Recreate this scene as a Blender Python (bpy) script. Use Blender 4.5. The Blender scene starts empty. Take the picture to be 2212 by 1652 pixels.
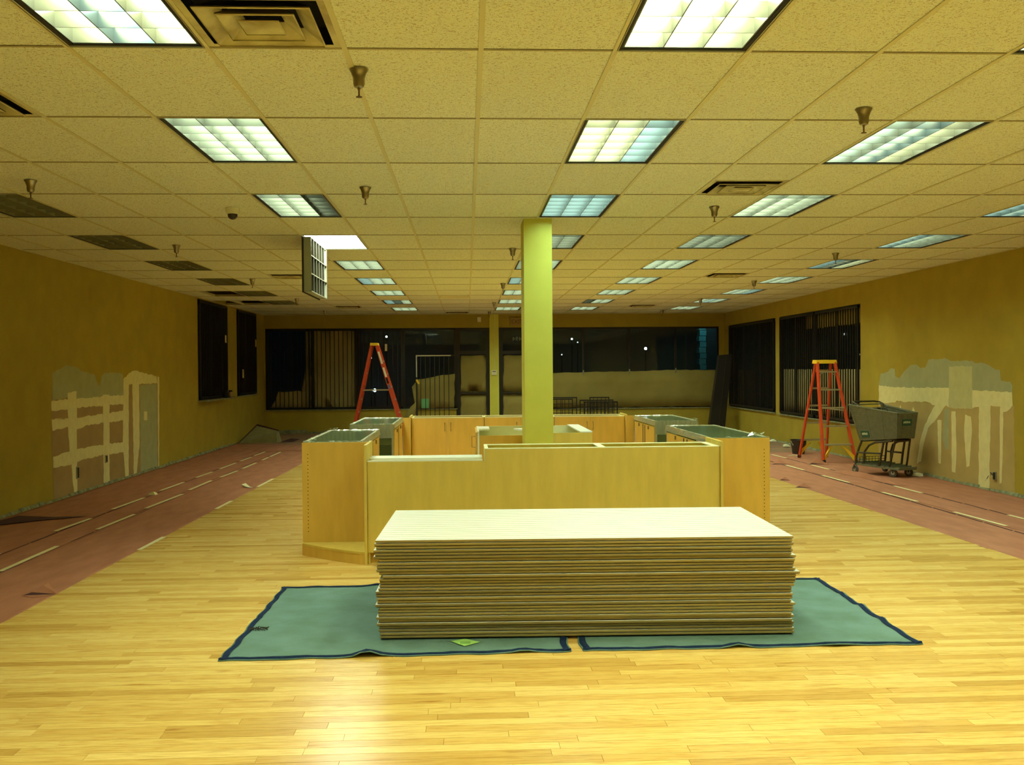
import bpy, bmesh, math, random
from mathutils import Vector, Matrix, Euler
random.seed(7)
R = random.Random(11)
col = bpy.context.scene.collection
sc = bpy.context.scene
# ------------------------------------------------------------------ camera
EYE = 1.601
PITCH, YAW, ROLL = -.01325, .04616, -.00734
cy, sy, cp, sp, cr, sr = math.cos(YAW), math.sin(YAW), math.cos(PITCH), math.sin(PITCH), math.cos(ROLL), math.sin(ROLL)
fwd = Vector((sy*cp, cy*cp, sp)); rgt = Vector((cy, -sy, 0)); up = rgt.cross(fwd)
r2 = cr*rgt + sr*up; u2 = -sr*rgt + cr*up
cam = bpy.data.cameras.new('camera'); camo = bpy.data.objects.new('camera', cam); col.objects.link(camo)
m = Matrix((( r2.x, u2.x, -fwd.x, 0), (r2.y, u2.y, -fwd.y, 0), (r2.z, u2.z, -fwd.z, EYE), (0, 0, 0, 1)))
camo.matrix_world = m
cam.sensor_fit = 'HORIZONTAL'; cam.sensor_width = 36; cam.lens = 36*2121.84/2212
cam.clip_end = 200; cam.clip_start = .05
sc.camera = camo
# ------------------------------------------------------------------ world, exposure
w = bpy.data.worlds.new('night'); sc.world = w; w.use_nodes = True
bg = w.node_tree.nodes['Background']; bg.inputs[0].default_value = (.010, .017, .021, 1); bg.inputs[1].default_value = 1
sc.view_settings.view_transform = 'Standard'; sc.view_settings.look = 'None'
sc.view_settings.gamma = 1; sc.view_settings.use_curve_mapping = False
sc.view_settings.exposure = 0.0
sc.cycles.use_denoising = True
sc.cycles.sample_clamp_indirect = 4
sc.cycles.max_bounces = 8; sc.cycles.diffuse_bounces = 5; sc.cycles.transparent_max_bounces = 12
TUBE_STRENGTH = 34.0
WARM, COOL, GREEN = (1.0, 1.04, .60), (.62, .98, .95), (.88, 1.04, .72)

# ------------------------------------------------------------------ materials
def M(name, c, rough=.6, metal=0, var=0, scale=8, stretch=(1, 1, 1), bump=0, bscale=60, spec=.5, rnd=0, c2=None, coat=0):
    """plain procedural surface: base colour, noise towards c2 (or darker), optional per-object shade"""
    mt = bpy.data.materials.new(name); mt.use_nodes = True
    nt = mt.node_tree; b = nt.nodes['Principled BSDF']; N = nt.nodes.new; L = nt.links.new
    b.inputs['Base Color'].default_value = (*c, 1); b.inputs['Roughness'].default_value = rough
    b.inputs['Metallic'].default_value = metal; b.inputs['Specular IOR Level'].default_value = spec
    b.inputs['Coat Weight'].default_value = coat
    tc = N('ShaderNodeTexCoord'); mp = N('ShaderNodeMapping'); mp.inputs['Scale'].default_value = stretch
    L(tc.outputs['Object'], mp.inputs[0]); out = None
    if var:
        n = N('ShaderNodeTexNoise'); n.inputs['Scale'].default_value = scale; n.inputs['Detail'].default_value = 5
        L(mp.outputs[0], n.inputs['Vector'])
        mx = N('ShaderNodeMix'); mx.data_type = 'RGBA'
        rg = N('ShaderNodeMapRange'); rg.inputs['From Min'].default_value = .35; rg.inputs['From Max'].default_value = .65
        L(n.outputs['Fac'], rg.inputs['Value']); L(rg.outputs[0], mx.inputs['Factor'])
        d = c2 or tuple(v*(1-var) for v in c)
        mx.inputs[6].default_value = (*c, 1); mx.inputs[7].default_value = (*d, 1)
        out = mx.outputs[2]
    if rnd:
        oi = N('ShaderNodeObjectInfo'); r = N('ShaderNodeMapRange')
        r.inputs['To Min'].default_value = 1-rnd; r.inputs['To Max'].default_value = 1+rnd*.4
        L(oi.outputs['Random'], r.inputs['Value'])
        v = N('ShaderNodeVectorMath'); v.operation = 'SCALE'; L(r.outputs[0], v.inputs['Scale'])
        if out: L(out, v.inputs[0])
        else: v.inputs[0].default_value = c
        out = v.outputs[0]
    if out: L(out, b.inputs['Base Color'])
    if bump:
        n2 = N('ShaderNodeTexNoise'); n2.inputs['Scale'].default_value = bscale; n2.inputs['Detail'].default_value = 3
        L(mp.outputs[0], n2.inputs['Vector'])
        bp = N('ShaderNodeBump'); bp.inputs['Strength'].default_value = bump; bp.inputs['Distance'].default_value = .01
        L(n2.outputs['Fac'], bp.inputs['Height']); L(bp.outputs[0], b.inputs['Normal'])
    return mt
def emit(name, c, s):
    mt = bpy.data.materials.new(name); mt.use_nodes = True; nt = mt.node_tree
    nt.nodes.remove(nt.nodes['Principled BSDF'])
    e = nt.nodes.new('ShaderNodeEmission'); e.inputs[0].default_value = (*c, 1); e.inputs[1].default_value = s
    nt.links.new(e.outputs[0], nt.nodes['Material Output'].inputs[0]); return mt
def glass(name, tint=(.75, .85, .8), film=0, filmc=(.4, .45, .35), rough=.02, ior=1.45, bump=0, bscale=30):
    """thin pane: see-through + mirror by angle, with an optional share of dusty film"""
    mt = bpy.data.materials.new(name); mt.use_nodes = True; nt = mt.node_tree; N = nt.nodes.new; L = nt.links.new
    nt.nodes.remove(nt.nodes['Principled BSDF'])
    t = N('ShaderNodeBsdfTransparent'); t.inputs[0].default_value = (*tint, 1)
    g = N('ShaderNodeBsdfGlossy'); g.inputs['Roughness'].default_value = rough
    f = N('ShaderNodeFresnel'); f.inputs[0].default_value = ior
    mx = N('ShaderNodeMixShader'); L(f.outputs[0], mx.inputs[0]); L(t.outputs[0], mx.inputs[1]); L(g.outputs[0], mx.inputs[2])
    last = mx.outputs[0]
    if bump:
        n2 = N('ShaderNodeTexNoise'); n2.inputs['Scale'].default_value = bscale
        tc = N('ShaderNodeTexCoord'); L(tc.outputs['Object'], n2.inputs['Vector'])
        bp = N('ShaderNodeBump'); bp.inputs['Strength'].default_value = bump; L(n2.outputs['Fac'], bp.inputs['Height'])
        L(bp.outputs[0], g.inputs['Normal']); L(bp.outputs[0], f.inputs['Normal'])
    if film:
        d = N('ShaderNodeBsdfDiffuse'); d.inputs[0].default_value = (*filmc, 1)
        m2 = N('ShaderNodeMixShader'); m2.inputs[0].default_value = film
        L(last, m2.inputs[1]); L(d.outputs[0], m2.inputs[2]); last = m2.outputs[0]
    L(last, nt.nodes['Material Output'].inputs[0]); return mt
def plank_mat(name, island):
    """maple strip: shade per strip, grain along X, a few brown streaks"""
    mt = bpy.data.materials.new(name); mt.use_nodes = True; nt = mt.node_tree; N = nt.nodes.new; L = nt.links.new
    b = nt.nodes['Principled BSDF']; b.inputs['Roughness'].default_value = .27; b.inputs['Specular IOR Level'].default_value = .42
    geo = N('ShaderNodeNewGeometry'); oi = N('ShaderNodeObjectInfo')
    rnd = geo.outputs['Random Per Island'] if island else oi.outputs['Random']
    ramp = N('ShaderNodeValToRGB'); L(rnd, ramp.inputs[0])
    e = ramp.color_ramp.elements
    e[0].position = 0; e[0].color = (.54, .33, .075, 1); e[1].position = 1; e[1].color = (.80, .58, .20, 1)
    for p, c in ((.2, (.65, .42, .11)), (.5, (.72, .49, .14)), (.8, (.74, .52, .16))):
        x = e.new(p); x.color = (*c, 1)
    off = N('ShaderNodeVectorMath'); off.operation = 'SCALE'; off.inputs[0].default_value = (31, 17, 5); L(rnd, off.inputs['Scale'])
    add = N('ShaderNodeVectorMath'); L(geo.outputs['Position'], add.inputs[0]); L(off.outputs[0], add.inputs[1])
    def noise(sc_, st, lo, hi, dark, src):
        mp = N('ShaderNodeMapping'); mp.inputs['Scale'].default_value = st; L(add.outputs[0], mp.inputs[0])
        n = N('ShaderNodeTexNoise'); n.inputs['Scale'].default_value = sc_; n.inputs['Detail'].default_value = 5; L(mp.outputs[0], n.inputs['Vector'])
        r = N('ShaderNodeMapRange'); r.inputs['From Min'].default_value = lo; r.inputs['From Max'].default_value = hi; L(n.outputs['Fac'], r.inputs['Value'])
        mx = N('ShaderNodeMix'); mx.data_type = 'RGBA'; mx.blend_type = 'MULTIPLY'; L(r.outputs[0], mx.inputs['Factor'])
        L(src, mx.inputs[6]); mx.inputs[7].default_value = (*dark, 1); return mx.outputs[2]
    c = noise(6, (1.2, 14, 1), .45, .75, (.80, .68, .50), ramp.outputs[0])
    c = noise(3, (1, 6, 1), .62, .78, (.62, .45, .30), c)
    c = noise(12, (1.5, 20, 1), .50, .70, (.93, .88, .80), c)
    L(c, b.inputs['Base Color']); return mt
def tile_mat(name, island):
    """mineral-fibre ceiling tile: pale with fine dark fissures"""
    mt = bpy.data.materials.new(name); mt.use_nodes = True; nt = mt.node_tree; N = nt.nodes.new; L = nt.links.new
    b = nt.nodes['Principled BSDF']; b.inputs['Roughness'].default_value = .9; b.inputs['Specular IOR Level'].default_value = .1
    geo = N('ShaderNodeNewGeometry')
    n = N('ShaderNodeTexNoise'); n.inputs['Scale'].default_value = 95; n.inputs['Detail'].default_value = 3; n.inputs['Distortion'].default_value = 1.2
    L(geo.outputs['Position'], n.inputs['Vector'])
    r = N('ShaderNodeMapRange'); r.inputs['From Min'].default_value = .37; r.inputs['From Max'].default_value = .46; L(n.outputs['Fac'], r.inputs['Value'])
    mx = N('ShaderNodeMix'); mx.data_type = 'RGBA'; L(r.outputs[0], mx.inputs['Factor'])
    mx.inputs[6].default_value = (.48, .42, .28, 1); mx.inputs[7].default_value = (.88, .92, .74, 1)
    v = N('ShaderNodeVectorMath'); v.operation = 'SCALE'; L(mx.outputs[2], v.inputs[0])
    rr = N('ShaderNodeMapRange'); rr.inputs['To Min'].default_value = .94; rr.inputs['To Max'].default_value = 1.02
    L(geo.outputs['Random Per Island'] if island else N('ShaderNodeObjectInfo').outputs['Random'], rr.inputs['Value'])
    L(rr.outputs[0], v.inputs['Scale']); L(v.outputs[0], b.inputs['Base Color']); return mt

PAINT = (.42, .32, .038)
m_wall = M('wall_paint', PAINT, .7, var=.10, scale=3, bump=.08, bscale=120, spec=.25)
m_column = M('column_paint', (.63, .61, .085), .6, var=.05, scale=5, spec=.3)
m_wood = M('maple_veneer', (.71, .53, .105), .45, var=.10, scale=5, stretch=(3, 3, .6), spec=.35)
m_woodo = M('orange_maple_veneer', (.72, .46, .085), .45, var=.10, scale=5, stretch=(3, 3, .6), spec=.35)
m_edge = M('pale_edge_banding', (.88, .84, .48), .5, var=.05)
m_white = M('white_melamine', (.88, .90, .72), .4, var=.03)
m_cream = M('cream_inside', (.70, .68, .36), .6, var=.05)
m_mdf = M('fibreboard_edge', (.31, .235, .062), .8, var=.05, scale=12, rnd=.30)
m_panel = M('white_panel_face', (.82, .85, .80), .35, var=.03, scale=3, stretch=(.3, 6, 1))
m_grid = M('ceiling_grid_paint', (.66, .62, .36), .6)
m_teed = M('cross_tee_shadow_tone', (.36, .31, .15), .7)  # darker than the runners: shadow line at the cross joints painted in
m_tile, m_tiles = tile_mat('ceiling_tile', False), tile_mat('ceiling_tile_far', True)
m_plank, m_planks = plank_mat('maple_strip', False), plank_mat('maple_strips', True)
m_sub = M('subfloor', (.30, .17, .085), .9, var=.3, scale=2)
m_paper = M('red_rosin_paper', (.42, .185, .105), .85, var=.16, scale=3.5, stretch=(2, .6, 1), bump=.1, bscale=15, c2=(.35, .145, .080), spec=.2)
m_under = M('dark_paper_and_seam_shadow', (.06, .02, .02), .9)  # dark paper; also paints the shadow along the seams
m_tape = M('masking_tape', (.78, .70, .36), .7, var=.1)
m_plaster = M('grey_plaster_dust', (.30, .31, .17), .9, var=.4, scale=14)
m_black = M('black_metal', (.012, .011, .009), .45, var=.3, spec=.4)
m_reveal = M('black_reveal', (.015, .012, .01), .8)
m_louv = M('louver_aluminium', (.120, .130, .108), .34, .75, spec=.3)
m_louvw = M('louver_bright_edge', (.22, .24, .17), .35)  # paints the lit blade edges of the hanging louver; also the shiny rim
m_louvo = M('unlit_louver', (.24, .24, .15), .5)  # paler louver copy for unlit fixtures, ambient light put into the colour
m_louvh = M('hanging_louver_blade', (.030, .030, .014), .4)  # near-black colour paints the blade sides as unlit
m_house = M('fixture_housing', (.30, .33, .26), .5)
m_warm = emit('warm_tube', WARM, TUBE_STRENGTH); m_cool = emit('cool_tube', COOL, TUBE_STRENGTH*.62)
m_green = emit('neutral_tube', GREEN, TUBE_STRENGTH*.85); m_dim = emit('dim_tube', GREEN, TUBE_STRENGTH*.42)
m_offt = M('dead_tube', (.45, .46, .34), .5)
m_open = emit('bare_tube', (.95, 1, .80), TUBE_STRENGTH*1.1)
m_chrome = M('brushed_steel', (.36, .32, .22), .30, .9, var=.2, scale=40)
m_steel = M('dull_aluminium', (.48, .48, .36), .4, .6, var=.15)
m_glass = glass('window_glass', (.72, .80, .80), film=.03, filmc=(.25, .30, .28))
m_cglass = glass('case_glass', (.42, .52, .32), film=.20, filmc=(.22, .30, .12), rough=.12, bump=.25, bscale=6)
m_wrap = glass('clear_stretch_wrap', (.82, .88, .72), film=.30, filmc=(.70, .76, .52), rough=.18, bump=.9, bscale=35)
m_kraft = M('kraft_paper', (.31, .25, .075), .85, var=.15, scale=2, bump=.3, bscale=5, spec=.1)
m_kraftd = M('weathered_kraft_paper', (.44, .37, .17), .85, var=.2, scale=2.5, stretch=(1, 1, .4), spec=.1)
m_teal = M('teal_blanket', (.145, .245, .228), .95, var=.25, scale=4, bump=.35, bscale=90, spec=.05, c2=(.112, .195, .16))
m_navy = M('navy_binding', (.015, .030, .075), .9, var=.3, scale=40, bump=.4, bscale=120, spec=.05)
m_red = M('orange_red_fibreglass', (.62, .065, .015), .45, var=.1, scale=12)
m_yel = M('yellow_plastic', (.80, .52, .02), .45)
m_alu = M('step_aluminium', (.42, .40, .26), .45, .3, var=.1)
m_cart = M('grey_green_plastic', (.165, .17, .10), .6, var=.2, scale=20)
m_cartm = M('dark_cart_steel', (.085, .070, .040), .45, .5, var=.3, scale=30)
m_rub = M('grey_rubber', (.10, .09, .07), .7, var=.2, scale=40)
m_dkgreen = M('dark_green_plate', (.015, .085, .050), .5)
m_pale = M('pale_lettering', (.60, .66, .45), .6)
m_prim = M('grey_primer_paint', (.40, .41, .21), .8, var=.10, scale=6)
m_comp = M('joint_compound', (.78, .72, .34), .85, var=.08, scale=10)
m_dry = M('bare_drywall_paper', (.50, .37, .12), .9, var=.10, scale=4)
m_dryl = M('brown_drywall_paper', (.40, .27, .11), .9, var=.12, scale=4)
m_plast = M('cream_plastic', (.78, .76, .52), .5)
m_sootshade = M('soot_and_gap_shade', (.035, .028, .016), .9, var=.5, scale=10, c2=(.10, .08, .03))  # soot tone that also paints the shade in the gaps between vent rings
m_dark = M('dark_opening', (.01, .008, .006), .9)
m_vent = M('dusty_vent_paint', (.66, .62, .34), .6, var=.4, scale=5, c2=(.34, .28, .12))
m_bucket = M('black_bucket_plastic', (.035, .022, .015), .5)
m_board = M('olive_underlay', (.24, .22, .09), .9, var=.15)
m_note = M('green_note_paper', (.33, .62, .16), .7)
m_ext = M('asphalt', (.03, .03, .03), .9, var=.2)
m_stone = M('teal_lit_block', (.10, .30, .32), .8, var=.25, scale=9)  # blue glow falling on the pillar is put into the stone colour

# ------------------------------------------------------------------ mesh helpers
class MB:
    def __init__(s): s.v = []; s.f = []; s.mi = []; s.smooth = False
    def add(s, vs, fs, mi=0):
        n = len(s.v); s.v += [tuple(v) for v in vs]; s.f += [tuple(n+i for i in f) for f in fs]; s.mi += [mi]*len(fs); return s
    def box(s, x0, x1, y0, y1, z0, z1, mi=0):
        vs = [(x, y, z) for z in (z0, z1) for y in (y0, y1) for x in (x0, x1)]
        return s.add(vs, [(0, 2, 3, 1), (4, 5, 7, 6), (0, 1, 5, 4), (2, 6, 7, 3), (0, 4, 6, 2), (1, 3, 7, 5)], mi)
    def hexa(s, lo, hi, mi=0):
        """two quads (lists of 4 points) joined"""
        return s.add(list(lo)+list(hi), [(3, 2, 1, 0), (4, 5, 6, 7), (0, 1, 5, 4), (1, 2, 6, 5), (2, 3, 7, 6), (3, 0, 4, 7)], mi)
    def beam(s, a, b, wx, wz, upv=(0, 0, 1), mi=0):
        a, b = Vector(a), Vector(b); d = (b-a).normalized(); u = Vector(upv)
        sx = d.cross(u)
        if sx.length < 1e-4: sx = d.cross(Vector((0, 1, 0)))
        sx.normalize(); u = sx.cross(d).normalized(); sx *= wx/2; u *= wz/2
        return s.hexa([a-sx-u, a+sx-u, a+sx+u, a-sx+u], [b-sx-u, b+sx-u, b+sx+u, b-sx+u], mi)
    def tube(s, pts, r, n=8, mi=0, closed=False):
        pts = [Vector(p) for p in pts]; rings = []; base = len(s.v)
        k = len(pts); ref = Vector((.013, .02, 1)).normalized()
        for i, p in enumerate(pts):
            a = pts[(i-1) % k] if (closed or i) else p; b = pts[(i+1) % k] if (closed or i < k-1) else p
            d = (b-a).normalized(); x = d.cross(ref)
            if x.length < .05: x = d.cross(Vector((1, 0, 0)))
            x.normalize(); y = x.cross(d).normalized()
            rr = r[i] if isinstance(r, (list, tuple)) else r
            s.v += [tuple(p+x*rr*math.cos(t)+y*rr*math.sin(t)) for t in [2*math.pi*j/n for j in range(n)]]
        for i in range(k if closed else k-1):
            i2 = (i+1) % k
            for j in range(n):
                s.f.append((base+i*n+j, base+i*n+(j+1) % n, base+i2*n+(j+1) % n, base+i2*n+j)); s.mi.append(mi)
        if not closed:
            s.f += [tuple(base+j for j in range(n))[::-1], tuple(base+(k-1)*n+j for j in range(n))]; s.mi += [mi, mi]
        return s
    def lathe(s, prof, c=(0, 0, 0), n=16, mi=0, axis='z'):
        base = len(s.v)
        for r, h in prof:
            for j in range(n):
                t = 2*math.pi*j/n; a, b = r*math.cos(t), r*math.sin(t)
                q = {'z': (a, b, h), 'x': (h, a, b), 'y': (a, h, b)}[axis]
                s.v.append((c[0]+q[0], c[1]+q[1], c[2]+q[2]))
        for i in range(len(prof)-1):
            for j in range(n):
                s.f.append((base+i*n+j, base+i*n+(j+1) % n, base+(i+1)*n+(j+1) % n, base+(i+1)*n+j)); s.mi.append(mi)
        s.f += [tuple(base+j for j in range(n)), tuple(base+(len(prof)-1)*n+j for j in range(n))]; s.mi += [mi, mi]
        return s
    def extrude(s, poly, a0, a1, plane='yz', mi=0, capmi=None):
        """poly in a plane, extruded along the third axis"""
        def P(u, v, a): return {'yz': (a, u, v), 'xz': (u, a, v), 'xy': (u, v, a)}[plane]
        n = len(poly); vs = [P(u, v, a0) for u, v in poly]+[P(u, v, a1) for u, v in poly]
        s.add(vs, [(i, (i+1) % n, n+(i+1) % n, n+i) for i in range(n)], mi)
        s.f += [tuple(len(s.v)-2*n+i for i in range(n))[::-1], tuple(len(s.v)-n+i for i in range(n))]
        s.mi += [mi if capmi is None else capmi]*2; return s
    def build(s, name, mats, parent=None, loc=None, fix=True):
        me = bpy.data.meshes.new(name)
        o = bpy.data.objects.new(name, me)
        off = OFF.get(parent.name, Vector((0, 0, 0))) if parent is not None else (Vector(loc) if loc is not None else Vector((0, 0, 0)))
        vs = [tuple(Vector(v)-off) for v in s.v] if off.length else s.v
        me.from_pydata(vs, [], s.f)
        for mt in (mats if isinstance(mats, (list, tuple)) else [mats]): me.materials.append(mt)
        me.polygons.foreach_set('material_index', s.mi)
        if fix:
            bm = bmesh.new(); bm.from_mesh(me); bmesh.ops.recalc_face_normals(bm, faces=bm.faces); bm.to_mesh(me); bm.free()
        if s.smooth:
            me.polygons.foreach_set('use_smooth', [True]*len(me.polygons))
            me.set_sharp_from_angle(angle=math.radians(40))
        col.objects.link(o)
        if parent is not None:
            o.parent = parent
            if parent.name in OFF: OFF[o.name] = OFF[parent.name]
        elif loc is not None: o.location = loc; OFF[o.name] = Vector(loc)
        return o
OFF = {}
def tag(o, label=None, cat=None, group=None, kind=None):
    if label: o['label'] = label
    if cat: o['category'] = cat
    if group: o['group'] = group
    if kind: o['kind'] = kind
    return o
def thing(name, label, cat, loc=(0, 0, 0), rz=0, group=None, world=False):
    o = bpy.data.objects.new(name, None); col.objects.link(o); o.empty_display_size = .1
    o.location = loc; o.rotation_euler = (0, 0, rz)
    if world: OFF[o.name] = Vector(loc)
    return tag(o, label, cat, group)
def copy_tree(o, parent=None):
    c = o.copy(); col.objects.link(c); c.parent = parent
    for ch in list(o.children): copy_tree(ch, c)
    return c
def box(name, b, mt, parent=None, loc=None): return MB().box(*b).build(name, mt, parent, loc)
ORD = ['nearest', 'second', 'third', 'fourth', 'fifth', 'sixth', 'seventh', 'eighth', 'ninth', 'tenth']

# ------------------------------------------------------------------ setting: shell
XL, XR, YB, YF, CZ, TOP = -5.19, 6.77, 25.5, -5.2, 3.04, 3.42
TH = .14
def wall(name, axis, pos, out, a0, a1, openings, z1=TOP):
    """a wall whose inner face is at pos; openings are (a0, a1, z0, z1)"""
    b = MB(); cuts = sorted({a0, a1, *[o[0] for o in openings], *[o[1] for o in openings]})
    for s, e in zip(cuts, cuts[1:]):
        op = [o for o in openings if o[0] <= s+1e-6 and o[1] >= e-1e-6]
        zz = [(-.05, z1)] if not op else [(-.05, op[0][2]), (op[0][3], z1)]
        for lo, hi in zz:
            if hi-lo < .001: continue
            p0, p1 = sorted((pos, pos+out*TH))
            if axis == 'x': b.box(p0, p1, s, e, lo, hi)
            else: b.box(s, e, p0, p1, lo, hi)
    o = b.build(name, m_wall); tag(o, kind='structure'); return o
w_l = wall('wall_left', 'x', XL, -1, YF, YB+TH, [(19.27, 21.60, 1.04, 3.02), (22.50, 24.53, 1.04, 3.02)])
w_r = wall('wall_right', 'x', XR, 1, YF, YB+TH, [(16.6, 20.95, .60, 2.69), (21.25, 25.05, .61, 2.69)])
w_b = wall('wall_back', 'y', YB, 1, XL-TH, XR+TH, [(-5.16, -.27, .60, 2.69), (-.27, .60, 0, 2.69), (.84, 1.75, 0, 2.69), (1.75, 6.62, .575, 2.69)])
w_f = wall('wall_front', 'y', YF, -1, XL-TH, XR+TH, [])
fl = box('floor', (XL-TH, XR+TH, YF-TH, YB+TH, -.10, -.010), m_sub); tag(fl, kind='structure')
cl = box('ceiling', (XL-TH, XR+TH, YF-TH, YB+TH, TOP, TOP+.1), m_dark); tag(cl, kind='structure')
clm = box('column', (.557, .828, 9.41, 9.90, -.01, 3.045), m_column); tag(clm, kind='structure')

# ---- ceiling grid and tiles
GX, GY, SX, SY = .0763, 4.452, .6096, 1.2192
gx = lambda i: GX+SX*i
gy = lambda j: GY+SY*j
b = MB()
for i in range(-8, 11):
    x = gx(i); bb = MB().box(x-.012, x+.012, 2.9, YB, CZ, CZ+.004).box(x-.0015, x+.0015, 2.9, YB, CZ+.004, CZ+.04)
    bb.build('grid_runner', m_grid, cl)
for j in range(-1, 18):
    y = gy(j); bb = MB().box(XL, XR, y-.009, y+.009, CZ+.002, CZ+.005).box(XL, XR, y-.0015, y+.0015, CZ+.005, CZ+.04)
    bb.build('cross_tee', m_teed, cl)
for (a0, a1, c0, c1) in ((XL, XL+.02, 2.9, YB), (XR-.02, XR, 2.9, YB), (XL, XR, YB-.02, YB)):
    box('wall_angle', (a0, a1, c0, c1, CZ-.002, CZ+.003), m_grid, cl)
lights = {}
for j in (-1, 1, 3, 5, 7, 9, 11, 13, 15):
    for i in (-3, 1, 4): lights[(i, j)] = 'ggg'
for j in (3, 5, 7, 9, 11, 13, 15): lights[(8, j)] = 'ggg'
for j in (3, 5, 7, 9, 11, 13): lights[(-7, j)] = 'ooo'
lights.update({(-3, -1): 'wcw', (1, -1): 'www', (4, -1): 'wgw', (-3, 1): 'ggg', (1, 1): 'wwc', (4, 1): 'gcw', (-3, 3): 'ggo', (1, 3): 'ccc',
               (-3, 5): 'OOO', (1, 5): 'ddd', (4, 5): 'ddd', (-3, 9): 'cgg', (-3, 13): 'cog', (1, 9): 'cgg', (4, 13): 'ogg', (8, 7): 'cow',
               (8, 3): 'ccg', (8, 5): 'cgd', (8, 11): 'ggc', (8, 13): 'gcg', (1, 7): 'dgg'})
back_lights = [(i, j) for j in (-5, -3) for i in (-3, 1, 4, 8)] + [(8, -1), (8, 1)]
vents = [(-2, -1), (-5, 0), (3, 2), (-5, 8), (6, 8), (-5, 14), (6, 14), (-1, 12), (-1, 16)]
missing = {(-8, 11)}; sag = {(-8, 13), (-9, 13)}
tmesh = {}
def tile_mesh(x0, x1, y0, y1):
    k = (round(x1-x0, 3), round(y1-y0, 3))
    if k not in tmesh:
        o = MB().box(-k[0]/2, k[0]/2, -k[1]/2, k[1]/2, 0, .016).build('ceiling_tile', m_tile, cl)
        tmesh[k] = o.data; bpy.data.objects.remove(o)
    return tmesh[k]
far = MB(); ntile = 0
for j in range(-1, 18):
    for i in range(-9, 11):
        if (i, j) in lights or (i, j) in back_lights or (i, j) in missing: continue
        x0, x1 = max(gx(i), XL)+.006, min(gx(i+1), XR)-.006; y0, y1 = gy(j)+.0125, min(gy(j+1), YB)-.0125
        if (i, j) in vents:
            if j == 12: y0 = gy(j)+SY/2+.005
            else: y1 = gy(j)+SY/2-.005
        z = CZ+.0055
        if ntile < 300 or (i, j) in sag:
            o = bpy.data.objects.new('ceiling_tile', tile_mesh(x0, x1, y0, y1)); col.objects.link(o); o.parent = cl
            o.location = ((x0+x1)/2, (y0+y1)/2, z); ntile += 1
            if (i, j) in sag: o.location.z += .05; o.rotation_euler = (.055, .07, .05)
        else: far.box(x0, x1, y0, y1, z, z+.016)
tag(far.build('ceiling_tiles_far', m_tiles, cl), kind='stuff')
bk = MB()
lit_back = set(back_lights)
for j in range(-8, -1):
    for i in range(-9, 11):
        if (i, j) in lit_back: continue
        bk.box(max(gx(i), XL)+.003, min(gx(i+1), XR)-.003, max(gy(j), YF)+.003, gy(j+1)-.003, CZ, CZ+.018)
tag(bk.build('ceiling_tiles_behind', m_tiles, cl), kind='stuff')

# ---- maple strip floor (one object per strip near the camera, joined beyond)
PW = .0745
strips = []; y = -4.9; row = 0
while y < 20.2:
    xe0 = -3.02 + max(0, (y-4))*.0125; xe1 = 4.60-max(0, (y-7))*.024
    x = xe0-R.random()*.8
    while x < xe1:
        l = R.choice((.42, .58, .72, .90, 1.08, 1.22)); a, bb_ = max(x, xe0), min(x+l, xe1)
        if bb_-a > .03: strips.append((a, bb_, y, y+PW))
        x += l
    y += PW+.0006; row += 1
vis = [s for s in strips if s[2] > 3.82 and s[1] > (-.48*s[3]-.1) and s[0] < (.60*s[3]+.1)][:300]
vset = set(vis); pm = {}
for s in vis:
    k = round(s[1]-s[0], 2)
    if k not in pm:
        h = k/2; g = .0009
        t = MB(); lo = [(-h, -PW/2, -.010), (h, -PW/2, -.010), (h, PW/2, -.010), (-h, PW/2, -.010)]
        t.hexa(lo, [(-h+g, -PW/2+g, 0), (h-g, -PW/2+g, 0), (h-g, PW/2-g, 0), (-h+g, PW/2-g, 0)])
        o = t.build('plank', m_plank, fl); pm[k] = o.data; bpy.data.objects.remove(o)
    o = bpy.data.objects.new('plank', pm[k]); col.objects.link(o); o.parent = fl
    o.location = ((s[0]+s[1])/2, (s[2]+s[3])/2, 0)
t = MB()
for s in strips:
    if s in vset: continue
    g = .0009
    t.add([(s[0], s[2], -.010), (s[1], s[2], -.010), (s[1], s[3], -.010), (s[0], s[3], -.010),
           (s[0]+g, s[2]+g, 0), (s[1]-g, s[2]+g, 0), (s[1]-g, s[3]-g, 0), (s[0]+g, s[3]-g, 0)],
          [(4, 5, 6, 7), (0, 1, 5, 4), (1, 2, 6, 5), (2, 3, 7, 6), (3, 0, 4, 7)])
tag(t.build('planks_far', m_planks, fl, fix=False), kind='stuff')

# ------------------------------------------------------------------ floor paper
def sheet(name, label, x0f, x1f, y0, y1, z, group='red paper floor covering'):
    """long sheet of paper, edges wandering a little"""
    r = random.Random(name+label); n = int((y1-y0)/.35); bmb = MB(); rows = []
    w0 = w1 = 0
    for i in range(n+1):
        yy = y0+(y1-y0)*i/n; w0 = w0*.7+r.uniform(-.006, .006); w1 = w1*.7+r.uniform(-.006, .006)
        xa, xb = x0f(yy)+w0, x1f(yy)+w1; lift = [r.uniform(0, .006), 0, 0, r.uniform(0, .006)]
        rows.append([(xa, yy, z+lift[0]), (xa+.05, yy, z), (xb-.05, yy, z), (xb, yy, z+lift[3])])
    k = len(rows)
    vs = [p for q in rows for p in q]; fs = []
    for i in range(k-1):
        for c in range(3): fs.append((i*4+c, i*4+c+1, i*4+c+5, i*4+c+4))
    bmb.add(vs, fs)
    o = bmb.build(name, m_paper, None, ((x0f(y0)+x1f(y0))/2, (y0+y1)/2, z))
    for p in o.data.polygons: p.use_smooth = True
    mod = o.modifiers.new('t', 'SOLIDIFY'); mod.thickness = .0016; mod.offset = -1
    return tag(o, label, 'floor paper', group)
fe = lambda y: -3.02+max(0, (y-4))*.0125
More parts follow.
